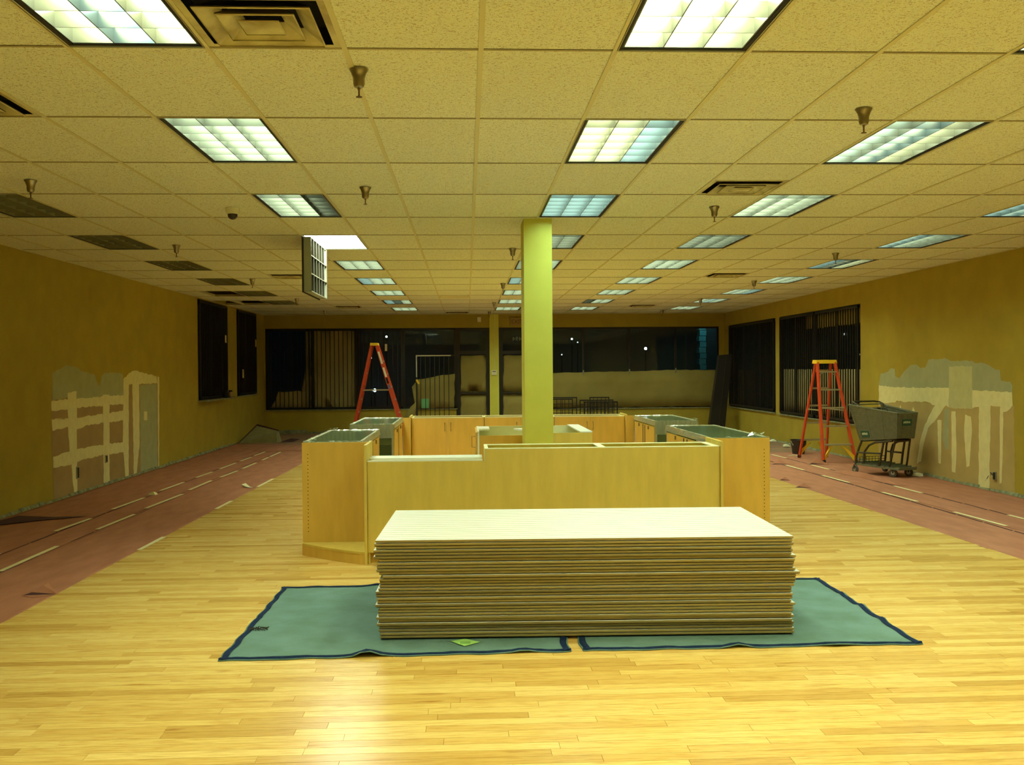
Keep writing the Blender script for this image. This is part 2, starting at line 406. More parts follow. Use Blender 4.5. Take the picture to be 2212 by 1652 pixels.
pl1 = sheet('floor_paper', 'red-brown paper sheet on the left floor, strip along the left wall', lambda y: XL+.06, lambda y: -4.12+.006*(y-10), 3.0, 22.0, -.0070)
pl3 = sheet('floor_paper', 'red-brown paper sheet on the left floor, strip bordering the wood', lambda y: -3.78+.006*(y-8), lambda y: fe(y)+.012, 3.0, 20.0, -.0060)
pl2 = sheet('floor_paper', 'narrow red-brown paper sheet on the left floor between two taped seams', lambda y: -4.14+.006*(y-10), lambda y: -3.76+.006*(y-8), 3.0, 20.0, -.0035)
re_ = lambda y: 4.60-max(0, (y-7))*.024
pr1 = sheet('floor_paper', 'red-brown paper sheet on the right floor, strip bordering the wood', lambda y: re_(y)-.012, lambda y: 5.37-(y-10)*.022, 5.0, 20.0, -.0060)
pr2 = sheet('floor_paper', 'narrow red-brown paper sheet on the right floor between two taped seams', lambda y: 5.35-(y-10)*.022, lambda y: 5.82-(y-10)*.026, 5.0, 20.0, -.0035)
pr3 = sheet('floor_paper', 'red-brown paper sheet on the right floor, strip along the right wall under the cart', lambda y: 5.80-(y-10)*.026, lambda y: XR-.05, 5.0, 18.4, -.0070)
pb = sheet('floor_paper', 'red-brown paper sheet crossing the room behind the counters', lambda y: -4.3, lambda y: 5.6, 19.9, 21.6, -.0015)
def tapes(seg, par, edge=.045):
    for (xa, ya, xb, yb) in seg:
        h = edge/2; z = .0012 if par is not pl3 or xa < -3.3 else .003
        off = OFF[par.name]
        t = MB().hexa([(xa-h, ya, z), (xa+h, ya, z), (xb+h, yb, z), (xb-h, yb, z)], [(xa-h, ya, z+.001), (xa+h, ya, z+.001), (xb+h, yb, z+.001), (xb-h, yb, z+.001)])
        t.build('tape_strip', m_tape, par)
tapes([(-3.77, 6.6, -3.78, 7.75), (-3.78, 8.10, -3.79, 9.24), (-3.78, 10.19, -3.75, 11.24), (-3.78, 11.72, -3.73, 13.04), (-3.77, 13.48, -3.76, 14.61), (-3.74, 15.06, -3.70, 15.99),
       (-3.70, 16.37, -3.69, 17.37), (-3.69, 17.88, -3.69, 18.43), (-3.69, 18.57, -3.69, 19.63), (-4.17, 8.45, -4.16, 8.9), (-4.17, 10.12, -4.13, 10.96), (-4.15, 11.68, -4.12, 12.71), (-4.14, 13.45, -4.11, 14.43),
       (-4.10, 15.05, -4.07, 15.88), (-4.07, 16.36, -4.05, 17.41), (-4.05, 17.73, -4.03, 18.54), (-4.04, 18.83, -4.02, 19.75)], pl2)
tapes([(-2.955, 8.96, -2.945, 9.66), (-2.925, 11.57, -2.915, 12.27), (-2.90, 13.73, -2.885, 14.73)], pl3)
tapes([(5.22, 15.85, 5.24, 15.07), (5.25, 14.29, 5.28, 13.36), (5.29, 12.29, 5.33, 11.40), (5.34, 10.54, 5.38, 9.57), (5.60, 17.84, 5.63, 17.10), (5.64, 15.85, 5.66, 15.12), (5.72, 12.92, 5.74, 12.15), (5.80, 10.27, 5.82, 9.7), (5.20, 17.6, 5.19, 16.9)], pr2)
# dark strips painting the shadow under the lifted seam edges
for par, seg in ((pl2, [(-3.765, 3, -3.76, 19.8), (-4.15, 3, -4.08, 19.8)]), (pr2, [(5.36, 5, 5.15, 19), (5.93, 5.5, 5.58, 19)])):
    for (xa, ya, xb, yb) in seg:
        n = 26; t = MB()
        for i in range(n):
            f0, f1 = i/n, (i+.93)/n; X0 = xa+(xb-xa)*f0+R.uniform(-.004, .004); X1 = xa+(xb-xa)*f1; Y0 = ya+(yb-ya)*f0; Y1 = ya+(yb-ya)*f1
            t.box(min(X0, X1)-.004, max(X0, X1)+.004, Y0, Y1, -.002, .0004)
        t.build('seam_shadow', m_under, par)
def flap(label, x, y, rz, a, h, name='torn_paper_flap'):
    v = thing(name, label, 'paper flap', (x, y, -.004), rz)
    t = MB().add([(0, 0, 0), (a, -.05*a, 0), (a*.55, a*.5, h), (a*.5, a*.25, h*.92)], [(0, 1, 3), (1, 2, 3), (0, 3, 2)])
    t.add([(0, 0, .001), (a, -.05*a, .001), (a*.4, -.35*a, .001)], [(0, 1, 2)])
    t.v = t.v; o = t.build('flap', [m_paper], v); m2 = MB().add([(a*.05, -.01, .004), (a*.9, -.03*a, .004), (a*.45, a*.2, h*.55)], [(0, 1, 2)]); m2.build('underside', m_under, v)
    for q in (o,):
        md = q.modifiers.new('t', 'SOLIDIFY'); md.thickness = .002
flap('triangular red paper flap folded up in front of the right ladder', 5.62, 15.95, 0, .34, .10)
flap('low red paper flap curled up left of the ladder near the counter', 5.0, 16.0, .1, .42, .07)
flap('small dark paper curl at the wood edge beside the right counter', 4.42, 13.75, -.3, .16, .05)
flap('dark paper curl on the right wood edge below the ladder', 4.36, 12.9, -.35, .22, .06)
flap('dark folded paper tip at the left wood edge near the camera', -3.22, 7.22, .1, .26, .06)
# long raised ridge and lower left tear
t = MB(); n = 14
for i in range(n):
    a, c = i/n, (i+1)/n; H = lambda q: .07*math.sin(math.pi*q)
    P = lambda q, s, zz: (5.62+.22*q+s, 14.9-1.9*q, zz)
    t.add([P(a, -.05, 0), P(c, -.05, 0), P(c, 0, H(c)), P(a, 0, H(a)), P(c, .12, 0), P(a, .12, 0)], [(0, 1, 2, 3), (3, 2, 4, 5)])
tag(t.build('raised_paper_ridge', m_paper, None, (5.7, 14, 0)), 'long buckled ridge of red paper on the floor beside the shopping cart', 'paper fold')
t = MB().add([(-5.12, 10.4, .004), (-4.95, 11.05, .03), (-4.6, 11.1, .004), (-4.2, 11.15, .002), (-4.6, 10.9, .003)], [(0, 4, 2, 1), (4, 3, 2)])
tag(t.build('torn_paper_edge', m_under, None, (-4.9, 10.9, 0)), 'dark torn edge of floor paper against the left wall', 'paper tear')
t = MB().hexa([(-3.10, 13.75, .001), (-2.98, 13.65, .001), (-2.96, 13.70, .001), (-3.08, 13.85, .001)], [(-3.14, 13.80, .03), (-3.03, 13.68, .004), (-3.00, 13.72, .004), (-3.10, 13.88, .04)])
tag(t.build('paper_scrap', m_plast, None, (-3.05, 13.75, 0)), 'small white crumpled scrap on the left red paper', 'scrap')
t = MB().hexa([(-4.16, 12.96, .001), (-4.06, 12.96, .001), (-4.05, 13.06, .001), (-4.15, 13.07, .001)], [(-4.14, 12.97, .03), (-4.09, 12.98, .045), (-4.07, 13.03, .03), (-4.13, 13.04, .02)])
tag(t.build('plaster_crumb', m_tape, None, (-4.1, 13, 0)), 'pale crumpled crumb on the outer left paper seam', 'scrap')
# ragged plaster line at the wall bases
for nm, xw, sgn, ys, lab in (('baseboard_left', XL, 1, (3, 22), None), ('baseboard_right', XR, -1, (5, 25), None)):
    t = MB(); yy = ys[0]; rr = random.Random(3)
    while yy < ys[1]:
        l = rr.uniform(.12, .4); d = rr.uniform(.02, .05); h = rr.uniform(.010, .035)
        t.hexa([(xw, yy, -.01), (xw+sgn*d, yy+.02, -.01), (xw+sgn*d*.8, yy+l-.02, -.01), (xw, yy+l, -.01)],
               [(xw, yy, h), (xw+sgn*.012, yy+.03, h*.9), (xw+sgn*.012, yy+l-.03, h*.7), (xw, yy+l, h*.8)]); yy += l*.93
    tag(t.build(nm, m_plaster), kind='structure')
t = MB(); rr = random.Random(5); xx = XL
while xx < XR:
    l = rr.uniform(.2, .5); t.box(xx, min(xx+l, XR), YB-rr.uniform(.02, .05), YB, -.01, rr.uniform(.03, .09)); xx += l
tag(t.build('baseboard_back', m_plaster), kind='structure')
rr = random.Random(9)
for k, (x, y, lab) in enumerate(((6.62, 21.0, 'crumbled white plaster lump at the right wall, far from the ladder'), (6.45, 19.6, 'crumbled white plaster lump on the floor behind the black bucket'), (6.58, 14.05, 'small pale debris lump under the shopping cart front'))):
    t = MB(); t.lathe([(.02, 0), (.07, .01), (.055, .04), (.02, .055)], n=7); t.v = [(a*rr.uniform(.7, 1.5), c*rr.uniform(.7, 1.4), d) for a, c, d in t.v]
    o = t.build('plaster_lump', m_plast); o.location = (x, y, -.008); tag(o, lab, 'debris')
# ------------------------------------------------------------------ wall patches (parts of the walls)
def rough(poly, r, amp=.012, step=.06):
    out = []
    for (a, b_), (c, d) in zip(poly, poly[1:]+poly[:1]):
        n = max(1, int(math.hypot(c-a, d-b_)/step))
        for i in range(n):
            f = i/n; j = amp if i else amp*.3
            out.append((a+(c-a)*f+r.uniform(-j, j), max(.0, b_+(d-b_)*f+r.uniform(-j, j))))
    return out
def patch(name, poly, x, th, sgn, mt, par, amp=.010):
    q = rough(poly, random.Random(len(poly)*7+int(poly[0][0]*100)), amp)
    MB().extrude(q, x, x+sgn*th, 'yz').build(name, mt, par, fix=True)
RW_ = [[(13.84, .828), (13.72, .834), (13.74, .207), (13.81, .209)], [(13.43, .974), (13.31, .98), (13.29, .375), (13.32, .122), (13.42, .128)],
       [(13.05, .945), (12.9, .922), (12.87, .742), (12.94, .253), (13.02, .231), (13.08, .73)], [(12.18, 1.07), (12.1, 1.045), (12.11, .619), (12.14, .119), (12.19, .098), (12.18, .614)],
       [(15.11, .904), (15.05, 1.003), (14.99, .909)], [(14.66, .889), (14.61, .993), (14.53, .894)]]
patch('bare_drywall_patch', [(15.86, 1.04), (15.87, .337), (15.87, .02), (14.48, .0), (12.7, .0), (12.23, .0), (11.84, .0), (11.86, 1.11)], XR, .0012, -1, m_dry, w_r)
patch('primer_patch', [(15.77, 1.491), (15.49, 1.519), (15.39, 1.576), (15.25, 1.564), (15.23, 1.449), (15.11, 1.414), (14.85, 1.555), (14.7, 1.623), (14.51, 1.631), (14.36, 1.571), (14.22, 1.579), (14.11, 1.703), (13.57, 1.71), (13.45, 1.672), (12.87, 1.674), (12.79, 1.636), (12.58, 1.642), (12.41, 1.598), (12.28, 1.554), (12.18, 1.547), (12.15, 1.412), (11.94, 1.4), (11.89, 1.359), (11.9, 1.24), (12.81, 1.24), (13.57, 1.26), (15.17, 1.24), (15.86, 1.25)], XR, .002, -1, m_prim, w_r)
patch('joint_compound_patch', [(15.84, 1.30), (15.17, 1.275), (14.47, 1.285), (13.57, 1.30), (12.81, 1.28), (11.9, 1.275), (11.89, 1.109), (12.02, 1.027), (12.1, 1.016), (12.18, 1.084), (12.40, 1.09), (12.43, .012), (12.70, .0), (12.69, 1.06), (12.87, 1.028), (13.45, 1.021), (13.58, 1.048), (13.77, .912), (13.94, .79), (14.12, .699), (14.26, .457), (14.35, .183), (14.48, .137), (14.4, .446), (14.26, .69), (14.12, .847), (13.91, 1.036), (14.12, 1.077), (14.4, 1.076), (14.85, 1.053), (15.17, 1.069), (15.25, 1.031), (15.67, 1.008), (15.86, .965)], XR, .003, -1, m_comp, w_r)
for q in RW_: patch('joint_compound_stroke', q, XR, .0025, -1, m_comp, w_r, .006)
patch('grey_primer_stroke', [(13.62, .998), (13.5, 1.003), (13.51, .434), (13.59, .412), (13.68, .565)], XR, .0022, -1, m_prim, w_r)
patch('thin_primer_band', [(13.50, 1.60), (12.86, 1.60), (12.86, 1.02), (13.50, 1.02)], XR, .0036, -1, M('greenish_thin_primer', (.56, .54, .24), .8, var=.1), w_r, .01)
LP = [('bare_drywall_patch', m_dryl, .0012, [(12.54, 1.305), (15.13, 1.286), (15.13, 1.413), (16.8, 1.445), (16.79, 0), (12.57, 0), (12.52, .717)]),
      ('primer_patch', m_prim, .002, [(12.57, 1.6), (12.77, 1.642), (13.04, 1.697), (13.31, 1.676), (13.6, 1.608), (13.96, 1.572), (14.05, 1.477), (14.14, 1.404), (14.24, 1.546), (14.34, 1.594), (14.89, 1.592), (15.1, 1.566), (15.13, 1.24), (14.46, 1.23), (13.47, 1.25), (13.08, 1.28), (12.56, 1.25)]),
      ('joint_compound_stroke', m_comp, .003, [(13.03, 1.336), (13.33, 1.351), (13.31, .007), (13.2, .021), (13.04, .766)]),
      ('joint_compound_stroke', m_comp, .0031, [(14.27, 1.282), (14.53, 1.276), (14.49, 0), (14.26, 0)]),
      ('joint_compound_stroke', m_comp, .0026, [(12.53, 1.253), (15.13, 1.26), (15.12, 1.121), (14.26, 1.126), (13.32, 1.138), (12.94, 1.12), (12.53, 1.127)]),
      ('joint_compound_stroke', m_comp, .0027, [(12.53, 1.022), (13.02, 1.008), (13.58, 1.003), (15.12, 1.019), (15.11, .879), (13.69, .882), (13.34, .846), (13.01, .899), (12.55, .873)]),
      ('joint_compound_stroke', m_comp, .0028, [(12.56, .545), (13.0, .571), (13.68, .584), (15.1, .549), (15.1, .396), (14.17, .426), (13.44, .421), (13.0, .397), (12.56, .408)]),
      ('joint_compound_stroke', m_comp, .0032, [(15.13, 1.502), (15.36, 1.578), (15.3, .017), (15.15, .008), (15.06, .526)]),
      ('joint_compound_stroke', m_comp, .0033, [(15.51, 1.603), (15.83, 1.616), (15.82, .469), (15.66, .005), (15.53, .006)]),
      ('joint_compound_stroke', m_comp, .0034, [(15.36, 1.591), (15.63, 1.629), (16.71, 1.53), (16.75, 1.417), (15.36, 1.41)]),
      ('corner_seam', m_comp, .0035, [(16.76, 1.53), (16.85, 1.515), (16.79, 0), (16.74, 0)]),
      ('thin_primer_band', m_prim, .0014, [(15.86, 1.40), (16.72, 1.40), (16.70, .02), (15.86, .02)]),
      ('joint_compound_spot', m_comp, .003, [(16.05, .966), (16.21, .959), (16.21, .823), (16.04, .831)])]
for nm, mt, th, q in LP: patch(nm, q, XL, th, 1, mt, w_l)
# outlet holes
def outlet(label, x, y, z, sgn, h=.11):
    t_ = thing('outlet_box', label, 'outlet box', (x, y, z))
    s = sgn
    MB().box(*sorted((s*.003, s*.018)), -.035, .035, -h/2, h/2).build('box_rim', m_steel, t_)
    MB().box(*sorted((s*.017, s*.020)), -.027, .027, -h/2+.01, h/2-.01).build('dark_opening', m_dark, t_)
    return t_
outlet('open dark electrical box low on the left wall below the patched drywall', XL, 13.31, .27, 1, .16)
outlet('small open electrical box on the left wall, on the second plaster stroke', XL, 14.35, .36, 1)
wb = outlet('wires poking out of an open box low on the right wall', XR, 12.29, .19, -1)
for k in range(4): MB().tube([(-.02, 0, 0), (-.06, .015*(k-1.5), .03), (-.09, .03*(k-1.5), .05-.03*k), (-.10, .05*(k-1.5), .02-.03*k)], .004, 5).build('wire', m_plast if k % 2 else m_black, wb)

# ------------------------------------------------------------------ ceiling lights
def louver(parent, offs=(0, 0, 0), bright=m_louv):
    ox, oy, oz = offs
    fr = MB(); a, c, h, t_ = .272, .578, .07, .004
    for s in (-1, 1):
        fr.box(ox+s*a-t_, ox+s*a+t_, oy-c, oy+c, oz, oz+h); fr.box(ox-a, ox+a, oy+s*c-t_, oy+s*c+t_, oz, oz+h)
    f = fr.build('louver', bright, parent)
    for x in (-.0907, .0907):
        MB().box(ox+x-.0025, ox+x+.0025, oy-c, oy+c, oz, oz+h).build('blade', bright, f)
    for k in range(1, 6):
        y = -c+k*2*c/6; MB().box(ox-a, ox+a, oy+y-.002, oy+y+.002, oz+.001, oz+h-.001).build('blade', bright, f)
    return f
TM = {'w': m_warm, 'c': m_cool, 'g': m_green, 'd': m_dim, 'o': m_offt, 'O': m_open}
def make_light(name, code, open_=False):
    t = thing(name, '', 'ceiling light')
    b = MB(); A, C = .2995, .6045
    for s in (-1, 1):
        b.box(*sorted((s*A, s*(A-.004))), -C, C, 0, .15); b.box(-A, A, *sorted((s*C, s*(C-.004))), 0, .15)
    b.box(-A, A, -C, C, .15, .154); b.build('housing', m_house, t)
    r = MB()
    for s in (-1, 1):
        r.box(*sorted((s*(A-.003), s*.279)), -C+.003, C-.003, .006, .009); r.box(-.285, .285, *sorted((s*(C-.003), s*.585)), .006, .009)
        r.box(*sorted((s*.2795, s*.2765)), -C+.003, C-.003, .006, .06)
    r.build('black_reveal' if not open_ else 'bright_rim', m_reveal if not open_ else m_louvw, t)
    for k, x in enumerate((-.1815, 0, .1815)):
        q = MB(); n = 6
        prof = [(x+.078*math.cos(math.pi+math.pi*i/n), .130-.03*math.sin(math.pi*i/n)) for i in range(n+1)] if code[k] == 'O' else [(x-.082, .128), (x-.082, .119), (x+.082, .119), (x+.082, .128)]
        q.extrude(prof, -.57, .57, 'xz').build('light_tube', TM[code[k]], t)
    if not open_: louver(t, (0, 0, .010), m_louvo if code == 'ooo' else m_louv)
    return t
COLN = {-3: 'row of ceiling lights left of the vents', 1: 'row of ceiling lights passing over the post', 4: 'row of ceiling lights right of the post', 8: 'row of ceiling lights along the right wall', -7: 'unlit row along the left wall'}
protos = {}; cnt = {}
DESC = {'wcw': 'glaring white', 'www': 'brightest blown-out white', 'wgw': 'cropped bright', 'wwc': 'pale louvred with bluish right third', 'gcw': 'louvred with pale blue middle stripe',
        'ggo': 'louvred with its right third dark', 'ccc': 'bluish louvred', 'ddd': 'dim grey louvred', 'cgg': 'louvred with bluish left third', 'cog': 'louvred with its middle third dark',
        'ogg': 'louvred with its left third dark', 'cow': 'louvred with a dark middle stripe', 'ggc': 'louvred with bluish right third', 'gcg': 'louvred with bluish middle', 'ccg': 'bluish louvred',
        'cgd': 'bluish to grey louvred', 'dgg': 'half dim louvred', 'ggg': 'greenish-white louvred', 'ooo': 'unlit grey louvred', 'OOO': 'open bare-tube'}
for (i, j), code in sorted(lights.items(), key=lambda q: (q[0][0], q[0][1])):
    cnt[i] = cnt.get(i, 0)+1
    if code not in protos: protos[code] = o = make_light('ceiling_light', code, code == 'OOO')
    else: o = copy_tree(protos[code])
    o.location = (gx(i)+SX/2, gy(j)+SY/2, CZ)
    o['label'] = '%s ceiling light, %s in the %s' % (DESC[code], ORD[cnt[i]-1], COLN[i].replace('row of ceiling lights', 'row').replace('unlit row', 'row'))
    o['group'] = COLN[i]
BL = {-5: 'second row behind the picture edge', -3: 'first row behind the picture edge', -1: 'outside the upper right corner of the picture', 1: 'outside the right edge of the picture'}
for k, (i, j) in enumerate(back_lights):
    o = copy_tree(protos['ggg']); o.location = (gx(i)+SX/2, gy(j)+SY/2, CZ)
    o['label'] = 'louvred ceiling light, %s, %s' % (BL[j], {-3: 'left column', 1: 'middle column', 4: 'right column', 8: 'wall column'}[i]); o['group'] = 'ceiling lights outside the picture'
# hanging louver of the open light
xh = gx(-3)+.03; yc = gy(5)+SY/2
hl = thing('hanging_louver', 'louver frame hanging open on its hinge below the bare bright ceiling light', 'light louver', (xh, yc, CZ))
MB().box(-.006, .0, -.585, .585, -.59, -.01).build('louver_backing', m_louvh, hl)
fr = MB()
fr.box(0, .075, -.585, -.579, -.59, -.01); fr.box(0, .075, .579, .585, -.59, -.01)
fr.box(0, .075, -.585, .585, -.59, -.585); fr.box(0, .075, -.585, .585, -.015, -.01)
hlo = MB().box(-.020, -.006, -.595, .595, -.60, -.005).build('black_back_frame', m_reveal, hl)
hf = fr.build('louver_frame', m_house, hl)
for k in range(1, 3): 
    z = -.59+k*.193
    bl = MB().box(.0, .076, -.58, .58, z-.004, z+.004).build('blade', m_louvh, hf); MB().box(.076, .079, -.58, .58, z-.005, z+.005).build('lit_edge', m_louvw, hl)
for k in range(1, 6):
    y = -.585+k*.195; MB().box(0, .074, y-.003, y+.003, -.588, -.012).build('blade', m_louvh, hf); MB().box(.0745, .0775, y-.006, y+.006, -.588, -.012).build('lit_edge', m_louvw, hl)
MB().box(.074, .079, -.585, .585, -.592, -.580).box(.074, .079, -.585, -.578, -.59, -.01).box(.074, .079, .578, .585, -.59, -.01).build('lit_edge', m_louvw, hf)
for s in (-1, 1): MB().tube([(-.003, s*.5, -.01), (-.003, s*.5, .02)], .004, 6).build('hinge', m_steel, hl)

# ------------------------------------------------------------------ vents, sprinklers, camera
def make_vent():
    t = thing('ceiling_vent', '', 'ceiling vent')
    H = .2985
    t_ = MB().box(-.28, .28, -.28, .28, .09, .094); 
    for s in (-1, 1): t_.box(*sorted((s*.28, s*.284)), -.284, .284, .006, .094); t_.box(-.284, .284, *sorted((s*.28, s*.284)), .006, .094)
    t_.build('dark_throat', m_dark, t)
    f = MB()
    def ring(a, za, c, zc, th=.0025):
        for (q) in range(4):
            ca = [(-1, -1), (1, -1), (1, 1), (-1, 1)]; p, r = ca[q], ca[(q+1) % 4]
            f.add([(p[0]*a, p[1]*a, za), (r[0]*a, r[1]*a, za), (r[0]*c, r[1]*c, zc), (p[0]*c, p[1]*c, zc),
                   (p[0]*a, p[1]*a, za+th), (r[0]*a, r[1]*a, za+th), (r[0]*c, r[1]*c, zc+th), (p[0]*c, p[1]*c, zc+th)],
                  [(0, 1, 2, 3), (7, 6, 5, 4), (0, 4, 5, 1), (2, 6, 7, 3)])
    ring(H, .0055, .262, .0055); f.build('frame', m_vent, t)
    for a, c, z in ((.232, .150, 0), (.158, .080, 0), (.084, .0, 0)):
        f = MB()
        ring(a, -.012, a-.004, -.016)
        if c: ring(a, -.012, c, .040)
        else: f.add([(-a, -a, -.012), (a, -a, -.012), (a, a, -.012), (-a, a, -.012), (0, 0, .02)], [(0, 1, 2, 3), (0, 4, 1), (1, 4, 2), (2, 4, 3), (3, 4, 0)])
        fo_ = f.build('cone_ring', m_vent, t)
        if c:
            f = MB(); ring(a-.001, -.009, c-.001, .044, .003); f.build('soot_shade_back', m_sootshade, fo_)
        else:
            f = MB().box(-a+.002, a-.002, -a+.002, a-.002, -.0115, -.0100); f.add([(-a, -a, -.010), (a, -a, -.010), (a, a, -.010), (-a, a, -.010), (0, 0, .03)], [(0, 4, 1), (1, 4, 2), (2, 4, 3), (3, 4, 0)]); f.build('soot_shade_back', m_sootshade, fo_)
    ring_o = MB()
    return t
vp = make_vent()
VL = ['dusty square ceiling vent, the largest at the top edge of the picture', 'cropped ceiling vent at the left edge of the picture', 'dusty ceiling vent near the right rows of lights, closest on that side',
      'dark ceiling vent hidden partly by the hanging louver', 'dark ceiling vent far right, before the right ladder', 'far left dark ceiling vent beyond the hanging louver', 'far right dark ceiling vent near the back windows',
      'pale flat vent in the ceiling middle left of the post', 'dark narrow vent at the ceiling end above the doors']
for k, (i, j) in enumerate(vents):
    if j == 12:
        o = thing('ceiling_vent', VL[k], 'ceiling vent', (gx(i)+SX/2, gy(j)+SY*.25, CZ), 0, 'ceiling vents')
        MB().box(-.2985, .2985, -.2985, .2985, .004, .012).build('frame', M('pale_vent_paint', (.62, .58, .20), .5), o)
        for q in range(9): MB().beam((-.26, -.24+q*.06, .0), (.26, -.24+q*.06, .0), .03, .002, (0, .5, 1)).build('slat', m_grid, o)
        continue
    o = vp if k == 0 else copy_tree(vp)
    o.location = (gx(i)+SX/2, gy(j)+SY*.75, CZ); tag(o, VL[k], 'ceiling vent', 'ceiling vents')
def make_spr():
    t = thing('sprinkler_head', '', 'sprinkler')
    a = MB(); a.smooth = True; a.lathe([(.046, 0), (.046, -.004), (.036, -.020), (.031, -.036), (.0285, -.044), (.0275, -.072), (.022, -.086), (.010, -.091)], n=20).build('escutcheon', m_chrome, t)
    a = MB(); a.lathe([(.005, -.09), (.008, -.094), (.0045, -.10), (.0045, -.128), (.015, -.131), (.015, -.134), (.003, -.135)], n=12).build('deflector', M('dark_brass', (.16, .09, .04), .4, .7), t)
    return t
s0 = make_spr()
SP = [((-.503, 4.743), 'chrome sprinkler head, nearest and largest, left of the middle'), ((2.229, 5.412), 'chrome sprinkler head, nearest on the right side'), ((-3.247, 7.527), 'chrome sprinkler head at the left edge above an unlit light'),
      ((-.784, 7.791), 'chrome sprinkler head second from the front, left of the post'), ((2.225, 8.71), 'chrome sprinkler head right of the post before the lights'), ((-3.287, 11.361), 'chrome sprinkler head between unlit lights on the left'),
      ((.56, 11.713), 'sprinkler head just left of the post top'), ((4.675, 12.243), 'sprinkler head in front of the light with a dark middle stripe'), ((-3.332, 15.536), 'small sprinkler head left of the hanging louver'),
      ((.62, 16.427), 'small sprinkler head left of the post, lower down'), ((4.786, 16.143), 'small sprinkler head on the right among the far lights'), ((-3.362, 19.735), 'tiny far sprinkler head below the hanging louver'),
      ((.60, 21.0), 'tiny far sprinkler head beside the post, above the door pier'), ((4.857, 20.19), 'tiny far sprinkler head over a far right light'), ((-3.374, 23.719), 'tiny sprinkler head farthest left near the back wall'), ((4.848, 24.154), 'tiny sprinkler head farthest right near the back wall'), ((.58, 24.4), 'tiny sprinkler head above the pier at the back wall')]
for k, ((x, y), lab) in enumerate(SP):
    o = s0 if k == 0 else copy_tree(s0)
    o.location = (x, y, CZ+.001); tag(o, lab, 'sprinkler', 'ceiling sprinkler heads')
dc = thing('dome_camera', 'small white dome security camera on the ceiling with dark dome', 'security camera', (-2.053, 8.80, CZ))
a = MB(); a.smooth = True; a.lathe([(.062, .004), (.062, -.010), (.054, -.045), (.048, -.050)], n=20).build('base', m_plast, dc)
a = MB(); a.smooth = True; a.lathe([(.044, -.048), (.042, -.070), (.033, -.086), (.018, -.095), (.004, -.098)], n=20).build('dome', M('dark_dome', (.03, .02, .015), .15), dc)

# ------------------------------------------------------------------ panel stack and blankets
PL, PWd, PT = 2.46, 1.235, .0188
def panel_mesh(grooves):
    pr = [(0, .0070), (0, PT)]
    if grooves:
        for k in range(16):
            y = .042+k*.0762; pr += [(y, PT), (y, PT-.009), (y+.011, PT-.009), (y+.011, PT)]
    pr += [(PWd, PT), (PWd, .0070), (PWd-.016, .0070), (PWd-.016, 0), (.016, 0), (.016, .0070)]
    t = MB().extrude(pr, 0, PL, 'yz', 0)
    n = len(pr); o = t.build('slatwall_panel', [m_mdf, m_panel, m_edge])
    for p in o.data.polygons:
        if p.normal.z > .5: p.material_index = 1
        elif grooves and abs(p.normal.y) > .5 and .01 < p.center.y < PWd-.01: p.material_index = 1
        elif grooves and abs(p.normal.y) > .5: p.material_index = 0
    me = o.data; bpy.data.objects.remove(o); return me
pm_top, pm_low = panel_mesh(True), panel_mesh(False)
NP = 31; A0 = math.radians(-1.5); rr = random.Random(21)
CNT = ['topmost', 'second', 'third', 'fourth', 'fifth', 'sixth', 'seventh', 'eighth', 'ninth', 'tenth', 'eleventh', 'twelfth', 'thirteenth', 'fourteenth', 'fifteenth', 'sixteenth', 'seventeenth', 'eighteenth', 'nineteenth', 'twentieth',
       'twenty-first', 'twenty-second', 'twenty-third', 'twenty-fourth', 'twenty-fifth', 'twenty-sixth', 'twenty-seventh', 'twenty-eighth', 'twenty-ninth', 'thirtieth', 'bottom']
for k in range(NP):
    me = pm_top if k == 0 else pm_low
    o = bpy.data.objects.new('slatwall_panel', me); col.objects.link(o)
    z = .0145+(NP-1-k)*(PT+.0003)
    dx, dy = rr.uniform(-.012, .014), rr.uniform(-.007, .007)
    if 1 <= k <= 5: dx -= .012
    if 10 <= k <= 13: dx += .022
    if k == 0: dx, dy = -.006, -.002
    if k == 11: dx += .01; dy -= .01
    if k == 25: dy += .012
    o.location = (-.535+dx, 5.765+dy+.045*k/NP, z); o.rotation_euler = (0, 0, A0+rr.uniform(-.002, .002))
    lab = 'white grooved wall panel lying on top of the panel stack' if k == 0 else ('bottom panel of the stack, resting on the teal blankets' if k == NP-1 else '%s panel from the top of the stack, tan fibreboard edge' % CNT[k])
    tag(o, lab, 'wall panel', 'stacked grooved wall panels')
